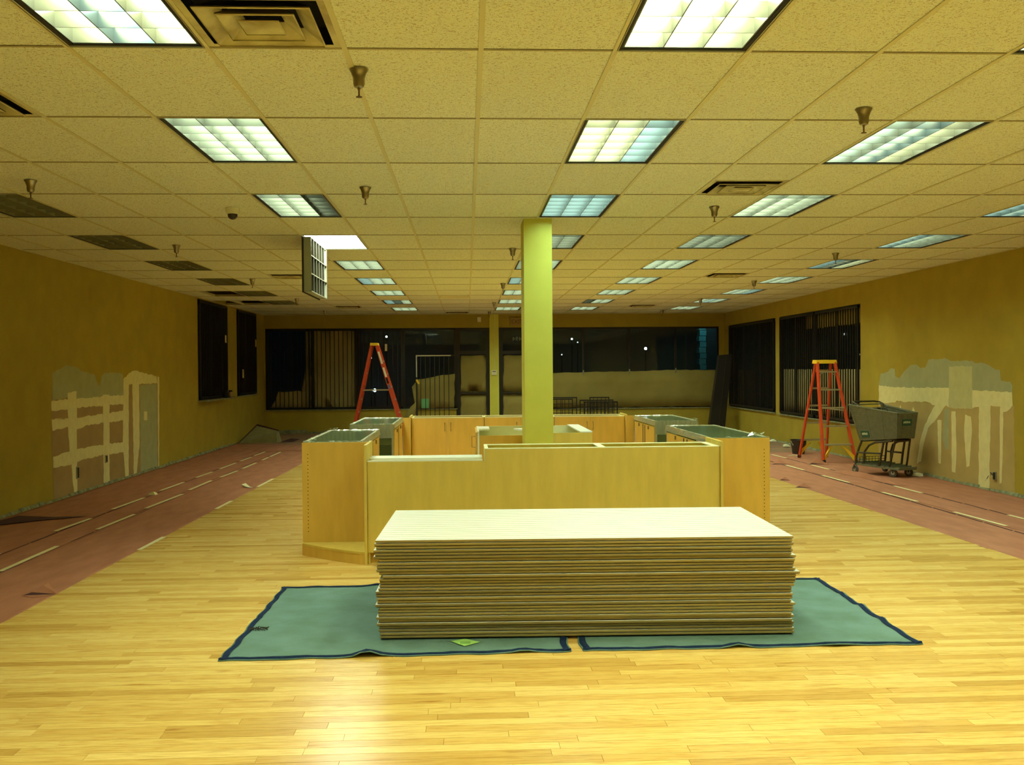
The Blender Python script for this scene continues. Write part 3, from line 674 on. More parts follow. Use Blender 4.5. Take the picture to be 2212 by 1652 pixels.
def blanket(label, c, bumps):
    """c = FL, FR, BR, BL corners"""
    t = thing('moving_blanket', label, 'blanket', (c[0][0], c[0][1], 0), 0, 'moving blankets under the panels', world=True)
    rr = random.Random(label); nx, ny = 40, 26
    def P(u, v, z=0):
        x = (c[0][0]*(1-u)+c[1][0]*u)*(1-v)+(c[3][0]*(1-u)+c[2][0]*u)*v
        y = (c[0][1]*(1-u)+c[1][1]*u)*(1-v)+(c[3][1]*(1-u)+c[2][1]*u)*v
        e = 1-min(1, min(u, 1-u, v, 1-v)*12)
        wob = .006*math.sin(u*31+v*3)+.005*math.sin(u*57)+.006*math.sin(v*41+1)
        x += wob*e; y += wob*e
        h = sum(a*math.exp(-((u-bu)/su)**2-(((v-bv)/sv)**2)) for bu, bv, a, su, sv in bumps)
        return (x, y, h+z+.0015+.001*math.sin(u*40)*math.sin(v*30)*e)
    vs = [P(i/nx, j/ny, .006) for j in range(ny+1) for i in range(nx+1)]
    fs = [(j*(nx+1)+i, j*(nx+1)+i+1, (j+1)*(nx+1)+i+1, (j+1)*(nx+1)+i) for j in range(ny) for i in range(nx)]
    q = MB().add(vs, fs); q.smooth = True; o = q.build('cloth', m_teal, t); md = o.modifiers.new('t', 'SOLIDIFY'); md.thickness = .006; md.offset = -1
    for (u0, v0, u1, v1) in ((0, 0, 1, 0), (1, 0, 1, 1), (1, 1, 0, 1), (0, 1, 0, 0)):
        n = 46; q = MB()
        for k in range(n+1):
            f = k/n; u, v = u0+(u1-u0)*f, v0+(v1-v0)*f
            a = P(u, v, .0); iu = .020 if u0 == u1 else 0; iv = .022 if v0 == v1 else 0
            u_, v_ = u+(iu if u < .5 else -iu), v+(iv if v < .5 else -iv)
            bq = P(u_, v_, .009+rr.uniform(0, .003))
            q.v += [(a[0], a[1], a[2]), (a[0]*.6+bq[0]*.4, a[1]*.6+bq[1]*.4, bq[2]+.004), (bq[0], bq[1], bq[2])]
        for k in range(n):
            for s in range(2): q.f.append((k*3+s, k*3+s+1, k*3+s+4, k*3+s+3)); q.mi.append(0)
        q.smooth = True; q.build('binding', m_navy, t)
    return t
blanket('left teal moving blanket with navy binding, wrinkled front edge', [(-1.389, 5.464), (.575, 5.51), (.612, 7.30), (-1.371, 7.303)], [(.415, 0, .035, .03, .06), (.86, 0, .014, .03, .04), (0, .45, .012, .05, .03), (.35, 1, .014, .03, .05)])
blanket('right teal moving blanket with navy binding, reaching towards the wood floor at right', [(.642, 5.514), (2.607, 5.512), (2.642, 7.284), (.628, 7.30)], [(.45, 0, .018, .03, .04), (.75, 0, .012, .05, .04), (1, .5, .015, .05, .02), (1, .7, .015, .05, .02), (1, .3, .012, .05, .02)])
nt_ = thing('paper_note', 'green handwritten paper note on the teal blanket before the stack', 'note', (-.02, 5.69, .012), .0)
MB().hexa([(-.085, .055, 0), (-.005, -.055, 0), (.085, .025, 0), (.0, .10, 0)], [(-.085, .055, .0015), (-.005, -.055, .0015), (.085, .025, .0015), (.0, .10, .0015)]).build('sheet', m_note, nt_)
for k in range(3): MB().tube([(-.03+.02*q, .03-.02*k+.006*((q+k) % 2), .002) for q in range(4)], .0012, 4).build('pen_line', M('ink', (.05, .15, .03)), nt_)
t = MB(); rr = random.Random(4)
for k in range(16):
    x, y = rr.uniform(-.05, .05), rr.uniform(-.02, .02); t.tube([(x, y, .004), (x+rr.uniform(-.02, .02), y+rr.uniform(-.02, .02), .014), (x+rr.uniform(-.03, .03), y+rr.uniform(-.02, .02), .004)], .003, 4)
o = t.build('lint_tuft', M('dark_lint', (.03, .03, .02), .9)); o.location = (-1.29, 6.10, .009); tag(o, 'dark lint tuft on the left edge of the teal blanket', 'lint')

# ------------------------------------------------------------------ counter island
def world_thing(name, label, cat, p, group=None): return thing(name, label, cat, p, 0, group, world=True)
def handle(par, x, y, z0, z1, out, axis='y', name='handle'):
    """D pull standing off a door; out = signed stand-off along axis"""
    if axis == 'y': P = [(x, y, z0), (x, y+out, z0), (x, y+out, z1), (x, y, z1)]
    else: P = [(x, y, z0), (x+out, y, z0), (x+out, y, z1), (x, y, z1)]
    return MB().tube(P, .005, 6).build(name, m_chrome, par)
F = 8.15
# low front section
c1 = world_thing('counter_section', 'low left section of the front counter with pale open top', 'counter', (-.34, F+.22, 0), 'counter sections of the island')
MB().box(-.826, .1445, F, F+.018, .095, .845).build('front_panel', m_wood, c1)
MB().box(-.826, .127, F+.43, F+.448, .0, .845).build('back_panel', m_wood, c1)
MB().box(-.826, -.808, F+.018, F+.43, .0, .845).build('side_panel', m_wood, c1)
MB().box(-.80, .12, F+.03, F+.42, .80, .818).build('inner_shelf', m_white, c1)
MB().box(-.826, .127, F-.001, F+.030, .845, .858).build('front_rim', m_white, c1)
MB().box(-.826, .127, F+.19, F+.448, .845, .858).build('back_rim', m_white, c1)
MB().box(-.82, .14, F+.06, F+.075, -.009, .095).build('toe_kick', m_woodo, c1)
# high front section
c2 = world_thing('counter_section', 'taller right section of the front counter with divided open top', 'counter', (1.13, F+.22, 0), 'counter sections of the island')
MB().box(.145, 2.118, F, F+.018, .095, .940).build('front_panel', m_wood, c2)
MB().box(.145, 2.118, F+.455, F+.473, .0, .940).build('back_panel', m_wood, c2)
for nm, xa, xb in (('side_panel', .145, .163), ('side_panel', 2.10, 2.118)): MB().box(xa, xb, F+.018, F+.455, .0, .940).build(nm, m_cream, c2)
MB().box(1.12, 1.14, F+.018, F+.455, .0, .935).build('divider', m_cream, c2)
MB().box(.145, 2.118, F-.001, F+.045, .940, .947).build('front_rim', m_edge, c2)
MB().box(.145, 2.118, F+.42, F+.474, .940, .947).build('back_rim', m_edge, c2)
for xa, xb in ((.144, .175), (1.10, 1.16), (2.06, 2.119)): MB().box(xa, xb, F+.045, F+.42, .940, .9469).build('cross_rim', m_edge, c2)
MB().box(.175, 2.09, F+.02, F+.45, .70, .71).build('inner_shelf', m_cream, c2)
MB().box(.15, 2.11, F+.06, F+.075, -.009, .095).build('toe_kick', m_woodo, c2)
# end shelves (quarter round base)
def end_shelf(label, xi, xo, sgn):
    t = world_thing('end_shelf_unit', label, 'shelf unit', ((xi+xo)/2, F+.3, 0), 'open end shelves of the island')
    MB().box(*sorted((xi, xi+sgn*.022)), F-.03, F+.50, 0, .987).build('side_panel', m_wood, t)
    MB().box(*sorted((xi+sgn*.0225, xi+sgn*.028)), F+.46, F+.50, .02, .985).build('rear_edge', m_edge, t)
    MB().box(*sorted((xi+sgn*.022, xo)), F+.485, F+.505, 0, .975).build('back_panel', m_woodo, t)
    arc = []; n = 14
    for k in range(n+1):
        f = k/n; x = xi+sgn*.022+(xo-xi-sgn*.022)*f; y = (F-.025)+(.49)*(f**1.25)*.96
        arc.append((x, y))
    base = arc+[(xo, F+.484), (xi+sgn*.022, F+.484)]
    MB().extrude(base, .086, .105, 'xy').build('bottom_shelf', m_wood, t)
    MB().extrude([(x, y+.006) for x, y in arc]+[(xo-sgn*.002, F+.483), (xi+sgn*.024, F+.483)], -.009, .086, 'xy').build('curved_kick', m_woodo, t)
    h = MB()
    for z in [.20+.032*k for k in range(22)]:
        x = xo-sgn*.05; h.box(x-.0035, x+.0035, F+.4835, F+.486, z-.0035, z+.0035)
    h.build('shelf_pin_holes', m_dark, t)['kind'] = 'stuff'
    return t
end_shelf('open end shelf unit at the left front corner with curved base', -.828, -1.44, -1)
end_shelf('end shelf unit at the right front corner behind the panel stack', 2.120, 2.695, 1)
def showcase(label, x0, x1, y0, y1, inner, wrapfront=False):
    """glass-topped display case; inner = +1 if its doors face +X"""
    t = world_thing('display_case', label, 'display case', ((x0+x1)/2, (y0+y1)/2, 0), 'glass-topped display cases of the island')
    Z = .975; xi = x1 if inner > 0 else x0; s = inner
    MB().box(x0+.01, x1-.01, y0+.01, y1-.01, -.009, .09).build('plinth', m_woodo, t)
    MB().box(x0, x1, y0, y1, .09, .115).build('deck', m_wood, t)
    fr = MB()
    for xx in (x0, x1-.022):
        for yy in (y0, y1-.022): fr.box(xx, xx+.022, yy, yy+.022, .115, Z-.055)
    for xx in (x0, x1-.022): fr.box(xx, xx+.022, y0, y1, Z-.055, Z-.006)
    for yy in (y0, y1-.022): fr.box(x0+.022, x1-.022, yy, yy+.022, Z-.055, Z-.006)
    fr.build('frame', m_steel, t)
    MB().box(x0+.012, x1-.012, y0+.012, y1-.012, Z-.006, Z).build('glass_top', m_cglass, t)
    MB().box(*sorted((xi-s*(x1-x0), xi-s*(x1-x0)+s*.006)), y0+.022, y1-.022, .115, Z-.055).build('front_glass', m_cglass, t)
    MB().box(x0+.022, x1-.022, y0+.004, y0+.010, .115, Z-.055).build('end_glass', m_cglass, t)
    MB().box(x0+.03, x1-.03, y0+.03, y1-.03, .62, .626).build('glass_shelf', m_cglass, t)
    # doors on the inner side
    n = 2; L = (y1-y0-.05)/n
    for k in range(n):
        ya = y0+.025+k*L; xd = xi+s*(.002 if k else .010)
        d = MB().box(*sorted((xd-s*.018, xd)), ya+.004, ya+L-.004, .13, Z-.07).build('door', m_woodo, t)
        yy = ya+L-.09 if k == 0 else ya+.09
        MB().box(*sorted((xd, xd+s*.002)), yy-.018, yy+.018, .48, .90).build('finger_pull', m_dark, d)
        MB().box(*sorted((xd, xd+s*.014)), ya+L*.5-.01, ya+L*.5+.01, .86, .90).build('lock', m_chrome, d)
    # crumpled wrap along rims
    rr = random.Random(label)
    def wrapstrip(P0, P1, wv, hv, n=26, amp=.008):
        q = MB()
        for k in range(n+1):
            f = k/n; p = Vector(P0).lerp(Vector(P1), f); j = lambda: Vector((rr.uniform(-amp, amp), rr.uniform(-amp, amp), rr.uniform(0, amp)))
            q.v += [tuple(p-Vector(wv)), tuple(p-Vector(wv)*.3+j()), tuple(p+j()*.6+Vector((0, 0, .002))), tuple(p+Vector(hv)*.5+j()*.4), tuple(p+Vector(hv))]
        for k in range(n):
            for c in range(4): q.f.append((k*5+c, k*5+c+1, k*5+c+6, k*5+c+5)); q.mi.append(0)
        q.build('stretch_wrap', m_wrap, t, fix=False)
    e = .004
    wrapstrip((x0-e, y0-e, Z+.002), (x1+e, y0-e, Z+.002), (0, -.03, 0), (0, -.003, -.16 if wrapfront else -.05))
    wrapstrip((x0-e, y1+e, Z+.002), (x1+e, y1+e, Z+.002), (0, .025, 0), (0, .003, -.05))
    wrapstrip((x0-e, y0, Z+.002), (x0-e, y1, Z+.002), (-.03, 0, 0), (-.012, 0, -.05), 44)
    wrapstrip((x1+e, y0, Z+.002), (x1+e, y1, Z+.002), (.03, 0, 0), (.012, 0, -.05), 44)
    return t
showcase('plastic-wrapped glass-topped display case at the left front of the island', -1.435, -.925, 8.70, 10.40, 1)
showcase('plastic-wrapped glass-topped display case at the left rear, shiny wrapped end', -1.35, -.85, 11.40, 12.95, 1, True)
showcase('plastic-wrapped glass-topped display case at the right front, crumpled plastic on top', 2.17, 2.70, 8.70, 10.60, -1)
showcase('plastic-wrapped glass-topped display case at the right rear, glass end showing', 2.225, 2.735, 11.52, 12.95, -1, True)
# crumpled lumps of plastic
for x, y, lab, sc_ in ((2.60, 8.76, 'crumpled clear plastic on the right front display case', .8), (2.70, 11.6, 'small crumpled plastic on the right rear display case', .6), (-1.40, 10.36, 'small twist of plastic at the far corner of the left front display case', .5), (-1.37, 8.78, 'small knob of tape at the near corner of the left front display case', .4)):
    t = MB(); rr = random.Random(int(x*100))
    for k in range(14):
        p = Vector((rr.uniform(-.08, .08), rr.uniform(-.03, .03), .0)); q = [p+Vector((rr.uniform(-.05, .05), rr.uniform(-.03, .03), rr.uniform(0, .05)))*1 for _ in range(3)]
        t.add([tuple(v*sc_) for v in q], [(0, 1, 2)])
    o = t.build('crumpled_plastic', m_wrap, fix=False); o.location = (x, y, .983); tag(o, lab, 'plastic wrap')
# rear counter: three two-door cabinets
for k, (xa, xb, lab) in enumerate(((-.737, .228, 'left rear counter cabinet with two maple doors'), (.232, 1.168, 'middle rear counter cabinet behind the post'), (1.172, 2.116, 'right rear counter cabinet with two maple doors'))):
    Y0 = 13.10; t = world_thing('rear_cabinet', lab, 'cabinet', ((xa+xb)/2, Y0+.2, 0), 'rear cabinets of the island'); Z = .965
    MB().box(xa, xa+.018, Y0, Y0+.45, -.009, Z).box(xb-.018, xb, Y0, Y0+.45, -.009, Z).box(xa, xb, Y0+.43, Y0+.45, -.009, Z).box(xa+.018, xb-.018, Y0, Y0+.43, .08, .10).build('body', m_cream, t)
    MB().box(xa, xb, Y0-.002, Y0+.02, Z, Z+.008).box(xa, xb, Y0+.41, Y0+.45, Z, Z+.008).build('top_rim', m_edge, t)
    MB().box(xa, xb, Y0+.06, Y0+.075, -.009, .09).build('toe_kick', m_woodo, t)
    mid = (xa+xb)/2
    for s, (da, db) in ((-1, (xa+.003, mid-.0015)), (1, (mid+.0015, xb-.003))):
        d = MB().box(da, db, Y0-.02, Y0-.002, .10, Z-.004).build('door', m_woodo, t)
        handle(d, mid+s*.04, Y0-.02, .79, .90, -.03)
for x0, x1, s, lab in ((-.845, -.742, 1, 'maple corner filler panel at the left rear of the island'), (2.12, 2.22, -1, 'maple corner filler panel at the right rear of the island')):
    t = world_thing('corner_panel', lab, 'filler panel', ((x0+x1)/2, 13.0, 0), 'corner fillers of the island')
    MB().box(x0, x1, 12.98, 12.998, -.009, .975).build('face', m_woodo, t)
    xs = x1-.018 if s > 0 else x0
    MB().box(xs, xs+.018, 12.999, 13.55, -.009, .99).build('end_panel', m_wood, t)
# middle cabinets around the post
mc = world_thing('island_cabinet', 'open-topped cabinet behind the post, left half with side door', 'cabinet', (.45, 10.4, 0), 'open cabinets around the post')
Y0, Y1 = 9.92, 10.90
MB().box(.105, .123, Y0, Y1, -.009, .975).build('side_panel', m_white, mc)
MB().box(.123, .835, Y0, Y0+.018, -.009, .935).build('front_panel', m_woodo, mc)
MB().box(.123, .835, Y1-.018, Y1, -.009, .975).build('back_panel', m_cream, mc)
MB().box(.123, .24, Y1-.45, Y1-.02, .955, .973).build('corner_block', m_white, mc)
MB().box(.123, .835, Y0+.02, Y1-.02, .80, .81).build('inner_shelf', m_cream, mc)
MB().extrude([(.50, 10.5), (.835, 10.5), (.835, 10.0), (.66, 10.0)], .955, .972, 'xy').build('brace', m_white, mc)
d = MB().box(.085, .104, Y0+.03, Y1-.03, .10, .965).build('door', m_woodo, mc); handle(d, .085, Y0+.12, .81, .92, -.035, 'x')
mc2 = world_thing('island_cabinet', 'open-topped cabinet behind the post, right half with white brace', 'cabinet', (1.04, 10.2, 0), 'open cabinets around the post')
Y0 = 9.64
MB().box(.845, 1.234, Y0, Y0+.018, -.009, .972).build('front_panel', m_wood, mc2)
MB().box(1.216, 1.234, Y0+.018, Y1, -.009, .972).build('side_panel', m_wood, mc2)
MB().box(.845, 1.216, Y1-.018, Y1, -.009, .975).build('back_panel', m_cream, mc2)
MB().box(.845, .863, Y0+.018, Y1-.018, -.009, .90).build('inner_panel', m_cream, mc2)
MB().box(.863, 1.216, Y0+.02, Y1-.02, .86, .87).build('inner_shelf', m_white, mc2)
MB().box(1.115, 1.238, Y0-.001, Y1, .973, .985).build('brace', m_white, mc2)

# ------------------------------------------------------------------ ladders
def ladder(label, loc, rz, H, sf, sr_, wb, wt, n, stickers=False):
    t = thing('step_ladder', label, 'ladder', loc, rz, 'orange step ladders')
    zt = H-.05
    def rail(s, foot, top):
        q = MB(); p0 = Vector((s*wb/2, foot, 0)); p1 = Vector((s*wt/2, top, zt)); return q, p0, p1
    tf, tr = -.06, .06
    fr = {}
    for s in (-1, 1):
        q = MB().beam((s*wb/2, -sf, .0), (s*wt/2, tf, zt), .028, .075, (0, 1, 0)); o = q.build('front_rail', m_red, t)
        MB().beam((s*wb/2, -sf-.01, .0), (s*(wb-.01)/2, -sf+.01, .05), .038, .085, (0, 1, 0)).build('foot', m_black, o)
        q = MB().beam((s*(wb-.06)/2, sr_, .0), (s*(wt-.04)/2, tr, zt), .026, .06, (0, 1, 0)); o2 = q.build('rear_rail', m_red, t)
        MB().beam((s*(wb-.06)/2, sr_+.01, .0), (s*(wb-.07)/2, sr_-.01, .05), .036, .07, (0, 1, 0)).build('foot', m_black, o2)
        # yellow brace at the bottom
        f1, f2 = .30/zt, .05
        for foot, top, w_ in ((-sf, tf, wb), (sr_, tr, wb-.06)):
            zz = .30; yy = foot+(top-foot)*zz/zt; x_ = s*(w_/2-.04)
            MB().hexa([(x_+s*.015, foot+.0, .03), (x_+s*.015, foot+.0, .13), (x_-s*.16, yy, zz-.01), (x_-s*.10, yy, zz-.03)],
                      [(x_+s*.015, foot+.012, .03), (x_+s*.015, foot+.012, .13), (x_-s*.16, yy+.012, zz-.01), (x_-s*.10, yy+.012, zz-.03)]).build('brace', m_yel, t)
        if stickers and s == -1:
            def onr(f): return Vector((s*(wb+(wt-wb)*f)/2, -sf+(tf+sf)*f, zt*f))
            for f0, f1_, mt in ((.80, .93, m_plast), (.66, .76, m_plast), (.59, .65, m_dark), (.53, .58, M('blue_sticker', (.12, .14, .30), .5))):
                a_, b_ = onr(f0), onr(f1_); off = Vector((s*.0145, 0, 0))
                MB().beam(a_+off, b_+off, .002, .045, (0, 1, 0)).build('sticker', mt, o)
    for k in range(1, n+1):
        z = k*.305; f = z/zt
        if f > .97: break
        w_ = wb+(wt-wb)*f; y = -sf+(tf+sf)*f
        st = MB().box(-w_/2+.014, w_/2-.014, y-.035, y+.04, z-.012, z+.012).build('step', m_alu, t)
        if k == n: 
            for s in (-1, 1): MB().beam((s*(w_/2-.02), y, z-.07), (s*(w_/2-.09), y, z-.012), .012, .006).build('gusset', m_alu, st)
        w2 = wb-.06+(wt-.04-wb+.06)*f; y2 = sr_+(tr-sr_)*f
        MB().beam((-w2/2+.013, y2, z+.02), (w2/2-.013, y2, z+.02), .028, .032).build('rear_bar', m_alu, t)
    zs = zt*.52; 
    for s in (-1, 1):
        ya, yb2 = -sf+(tf+sf)*.52, sr_+(tr-sr_)*.52; xx = s*(wb+(wt-wb)*.52)/2-s*.02
        MB().beam((xx, ya, zs), (xx, yb2, zs), .004, .022).build('spreader', m_alu, t)
    c = MB(); a, hy = wt/2+.022, .085
    c.hexa([(-a-.008, -hy-.008, H-.062), (a+.008, -hy-.008, H-.062), (a+.008, hy+.008, H-.062), (-a-.008, hy+.008, H-.062)], [(-a, -hy, H), (a, -hy, H), (a, hy, H), (-a, hy, H)])
    cp_ = c.build('top_cap', m_yel, t); MB().box(-.06, .06, -.02, .03, H+.0002, H+.003).build('tray', M('dark_yellow', (.45, .28, .01)), cp_)
    return t
ladder('orange step ladder by the right window, yellow cap and aluminium steps facing us', (6.17, 16.68, -.004), math.radians(3), 1.73, .60, .52, .56, .31, 5)
ladder('tall orange step ladder seen side-on behind the left display cases', (-2.17, 23.4, -.010), math.radians(90), 2.26, .72, .54, .62, .33, 6, True)
# bucket
bu = thing('bucket', 'small black bucket behind the right step ladder', 'bucket', (6.16, 18.0, -.009))
a = MB(); a.smooth = True; a.lathe([(.11, 0), (.145, .25), (.155, .252), (.155, .268), (.145, .268), (.138, .255), (.105, .012)], n=22).build('pail', m_bucket, bu)
MB().tube([(-.15, 0, .25), (-.12, -.06, .17), (0, -.09, .13), (.12, -.06, .17), (.15, 0, .25)], .004, 6).build('bail_handle', m_steel, bu)
tg = MB().tube([(-.12, 0, 0), (.0, .015, .01), (.14, .0, .0)], .008, 6); o = tg.build('plastic_strip', m_plast); o.location = (5.90, 17.45, .006); tag(o, 'pale strip lying on the floor left of the bucket', 'strip')

# ------------------------------------------------------------------ shopping cart
ct = thing('shopping_cart', 'grey plastic shopping cart standing against the right wall', 'shopping cart', (6.125, 14.66, -.006), 0)
fw_ = Vector((.290, -.957, 0)); lf = Vector((-.957, -.290, 0))
def C(u, v, z): return Vector((0, 0, 0))+fw_*u+lf*v+Vector((0, 0, z))
rb = lambda s: C(-.12, s*.30, 1.035); rbot = lambda s: C(.06, s*.235, .50); ft = lambda s: C(.80, s*.175, .935); fb = lambda s: C(.76, s*.15, .575)
def cart_panel(name, p00, p10, p11, p01, ribs, cols, inset=0):
    """p00 bottom start, p10 bottom end, p11 top end, p01 top start"""
    P = lambda s, t_: (p00*(1-s)+p10*s)*(1-t_)+(p01*(1-s)+p11*s)*t_
    nrm = (p10-p00).cross(p01-p00).normalized()
    q = MB()
    def slab(s0, s1, t0, t1, th, mi=0):
        a = [P(s0, t0), P(s1, t0), P(s1, t1), P(s0, t1)]; q.hexa([v-nrm*th for v in a], [v+nrm*th for v in a], mi)
    slab(0, 1, 0, 1, .002)
    for k in range(ribs): t0 = (k+.2)/ribs; slab(.0, 1, t0, t0+.45/ribs, .006)
    for k in range(cols+1): s0 = k/cols; slab(max(0, s0-.012), min(1, s0+.012), 0, 1, .008)
    slab(0, 1, .965, 1, .012); slab(0, 1, 0, .03, .010)
    return q.build(name, m_cart, ct), P, nrm
sidep, PS, NS = cart_panel('side_panel', rbot(1), fb(1)*1.0, ft(1), rb(1), 15, 3)
cart_panel('side_panel', rbot(-1), fb(-1), ft(-1), rb(-1), 15, 3)
frontp, PF, NF = cart_panel('front_panel', fb(1), fb(-1), ft(-1), ft(1), 12, 4)
cart_panel('rear_gate', rbot(1)+fw_*.03, rbot(-1)+fw_*.03, rb(-1)+fw_*.05-Vector((0, 0, .05)), rb(1)+fw_*.05-Vector((0, 0, .05)), 10, 5)
cart_panel('basket_floor', rbot(1), fb(1), fb(-1), rbot(-1), 6, 6)
def plate(par, P, s0, s1, t0, t1, N_, word):
    q = MB(); a = [P(s0, t0), P(s1, t0), P(s1, t1), P(s0, t1)]
    c = (a[0]+a[2])/2; n = N_ if N_.dot(Vector((-6, -14, 1))) > 0 else -N_
    pl = q.hexa([v+n*.007 for v in a], [v+n*.012 for v in a]).build('logo_plate', m_dkgreen, par)
    xd = (a[1]-a[0]).normalized(); rr = random.Random(word); L = (a[1]-a[0]).length; hgt = (a[3]-a[0]).length
    yd = (a[3]-a[0]).normalized(); k = 6
    for i in range(k):
        o = a[0]+xd*L*(.12+.76*i/k)+yd*hgt*(.36+.04*rr.random())+n*.0125; h = hgt*(.26+.10*rr.random()); w_ = L*.76/k*.7
        MB().hexa([o, o+xd*w_, o+xd*w_+n*.001, o+n*.001], [o+yd*h, o+yd*h+xd*w_, o+yd*h+xd*w_+n*.001, o+yd*h+n*.001]).build('lettering', m_pale, pl)
plate(frontp, PF, .22, .72, .50, .76, NF, 'a'); plate(sidep, PS, .10, .30, .08, .27, NS, 'b')
# rim, handle
q = MB(); q.tube([rb(1), ft(1), ft(-1), rb(-1)], .011, 8).tube([rb(1), rb(-1)], .009, 8); q.smooth = True; q.build('rim', m_cart, ct)
q = MB(); q.smooth = True
q.tube([C(.10, .24, .97), C(-.02, .25, 1.05), C(-.10, .24, 1.075), C(-.13, .18, 1.08), C(-.13, -.18, 1.08), C(-.10, -.25, 1.07), C(-.02, -.26, 1.04), C(.08, -.25, .93)], .014, 10).build('handle', m_cartm, ct)
q = MB()
for k in range(5): q.tube([C(.12, -.2+.09*k, 1.00), C(.10, -.2+.09*k, .70)], .004, 5)
for k in range(5): q.tube([C(.12, -.22, .99-.07*k), C(.12, .18, .99-.07*k)], .004, 5)
q.build('child_seat_wire', m_steel, ct)
MB().hexa([C(.02, -.14, .90), C(.02, .14, .90), C(.03, .14, .99), C(.03, -.14, .99)], [C(.05, -.14, .90), C(.05, .14, .90), C(.06, .14, .99), C(.06, -.14, .99)]).build('seat_flap', m_bucket, ct)
# lower frame
q = MB(); q.smooth = True
for s in (1, -1):
    q.tube([C(.0, s*.27, .13), C(.02, s*.27, .26), C(.06, s*.25, .40), C(.10, s*.235, .50)], .0165, 8)
    q.tube([C(.16, s*.25, .16), C(.17, s*.245, .34), C(.24, s*.22, .44), C(.36, s*.21, .49), C(.66, s*.15, .53)], .0165, 8)
    q.tube([C(.44, s*.20, .14), C(.47, s*.195, .30), C(.52, s*.19, .50)], .0165, 8)
    q.tube([C(.03, s*.268, .32), C(.46, s*.20, .33)], .014, 8)
    q.tube([C(.60, s*.15, .14), C(.62, s*.15, .22), C(.66, s*.14, .40), C(.70, s*.13, .55)], .015, 8)
q.tube([C(.10, .235, .50), C(.10, -.235, .50)], .015, 8); q.tube([C(.68, .15, .54), C(.68, -.15, .54)], .014, 8)
q.build('lower_frame', m_cartm, ct)
q = MB(); a = [C(-.02, .28, .13), C(.80, .16, .11), C(.80, -.16, .11), C(-.02, -.28, .13)]
q.hexa(a, [v+Vector((0, 0, .028)) for v in a])
for k in range(7):
    f = k/6; p, r_ = a[0].lerp(a[1], f), a[3].lerp(a[2], f); q.beam(p+Vector((0, 0, .035)), r_+Vector((0, 0, .035)), .02, .02)
q.build('bottom_tray', m_cart, ct)
q = MB()
for k in range(9): 
    f = k/8; p = C(.02, -.25+.46*f, 0); q.tube([p+Vector((0, 0, .155)), p+Vector((0, 0, .25))], .004, 5)
for z in (.17, .21, .25): q.tube([C(.02, -.25, z), C(.02, .21, z)], .004, 5)
q.build('wire_rack', m_cartm, ct)
for (u, v) in ((.0, .275), (.0, -.275), (.66, .14), (.66, -.14)):
    p = C(u, v, 0); q = MB(); q.smooth = True; ax = Vector((math.cos(.25), math.sin(.25), 0))
    wl = MB(); wl.smooth = True; wl.lathe([(.030, -.016), (.056, -.016), (.062, -.008), (.062, .008), (.056, .016), (.030, .016)], n=18, axis='x')
    o = wl.build('wheel', m_rub, ct); o.location = p+Vector((0, 0, .062)); o.rotation_euler = (0, 0, .28 if u < .3 else .9)
    MB().lathe([(.028, -.018), (.028, .018)], n=12, axis='x').build('hub', m_steel, o)
    MB().beam((-.024, 0, .0), (-.024, 0, .075), .02, .004, (1, 0, 0)).beam((.024, 0, 0), (.024, 0, .075), .02, .004, (1, 0, 0)).build('fork', m_cartm, o)

# ------------------------------------------------------------------ windows, doors
def grille(label, P, a0, a1, z0, z1, n, group, rails=()):
    """security bars; P(a, z, d) gives a point"""
    c = P((a0+a1)/2, z0, 0)
    t = thing('security_grille', label, 'security bars', c, 0, group, world=True)
    def bb(u0, u1, v0, v1, d0, d1):
        p, q = Vector(P(u0, v0, d0)), Vector(P(u1, v1, d1)); return MB().box(min(p.x, q.x), max(p.x, q.x), min(p.y, q.y), max(p.y, q.y), min(p.z, q.z), max(p.z, q.z))
    for (u0, u1, v0, v1) in ((a0, a1, z0, z0+.045), (a0, a1, z1-.045, z1), (a0, a0+.04, z0, z1), (a1-.04, a1, z0, z1)):
        bb(u0, u1, v0, v1, 0, .03).build('grille_frame', m_black, t)
    for k in range(1, n):
        u = a0+(a1-a0)*k/n; bb(u-.009, u+.009, z0+.045, z1-.045, .006, .024).build('bar', m_black, t)
    for z in rails: bb(a0, a1, z-.012, z+.012, .004, .026).build('grille_rail', m_black, t)
    return t
def window(n, P, a0, a1, z0, z1, mull, sill=True, frame=.05, ledge=.03):
    c = P((a0+a1)/2, z0, 0)
    def bb(u0, u1, v0, v1, d0, d1):
        p, q = Vector(P(u0, v0, d0)), Vector(P(u1, v1, d1)); return MB().box(min(p.x, q.x), max(p.x, q.x), min(p.y, q.y), max(p.y, q.y), min(p.z, q.z), max(p.z, q.z))
    def rel(b_): b_.v = [(x-c[0], y-c[1], z-c[2]) for x, y, z in b_.v]; return b_
    f = MB()
    for (u0, u1, v0, v1) in ((a0, a1, z0, z0+frame), (a0, a1, z1-frame, z1), (a0, a0+frame, z0, z1), (a1-frame, a1, z0, z1)):
        x = bb(u0, u1, v0, v1, -.02, -.09); f.add(x.v, x.f)
    root = rel(f).build('window_%d' % n, m_black); root.location = c; OFF[root.name] = Vector(c); tag(root, kind='structure')
    for u in mull: bb(u-.03, u+.03, z0+frame, z1-frame, -.02, -.09).build('mullion', m_black, root)
    ed = [a0+frame]+[u for u in mull]+[a1-frame]
    for p, q in zip(ed, ed[1:]): bb(p, q, z0+frame, z1-frame, -.055, -.062).build('pane', m_glass, root)
    if sill: bb(a0-.03, a1+.03, z0-.02, z0+.005, ledge, -.02).build('sill', m_plaster, root)
    return root
PB = lambda a, z, d: Vector((a, YB-d, z))        # back wall, d towards the room
PL_ = lambda a, z, d: Vector((XL+d, a, z))
PR = lambda a, z, d: Vector((XR-d, a, z))
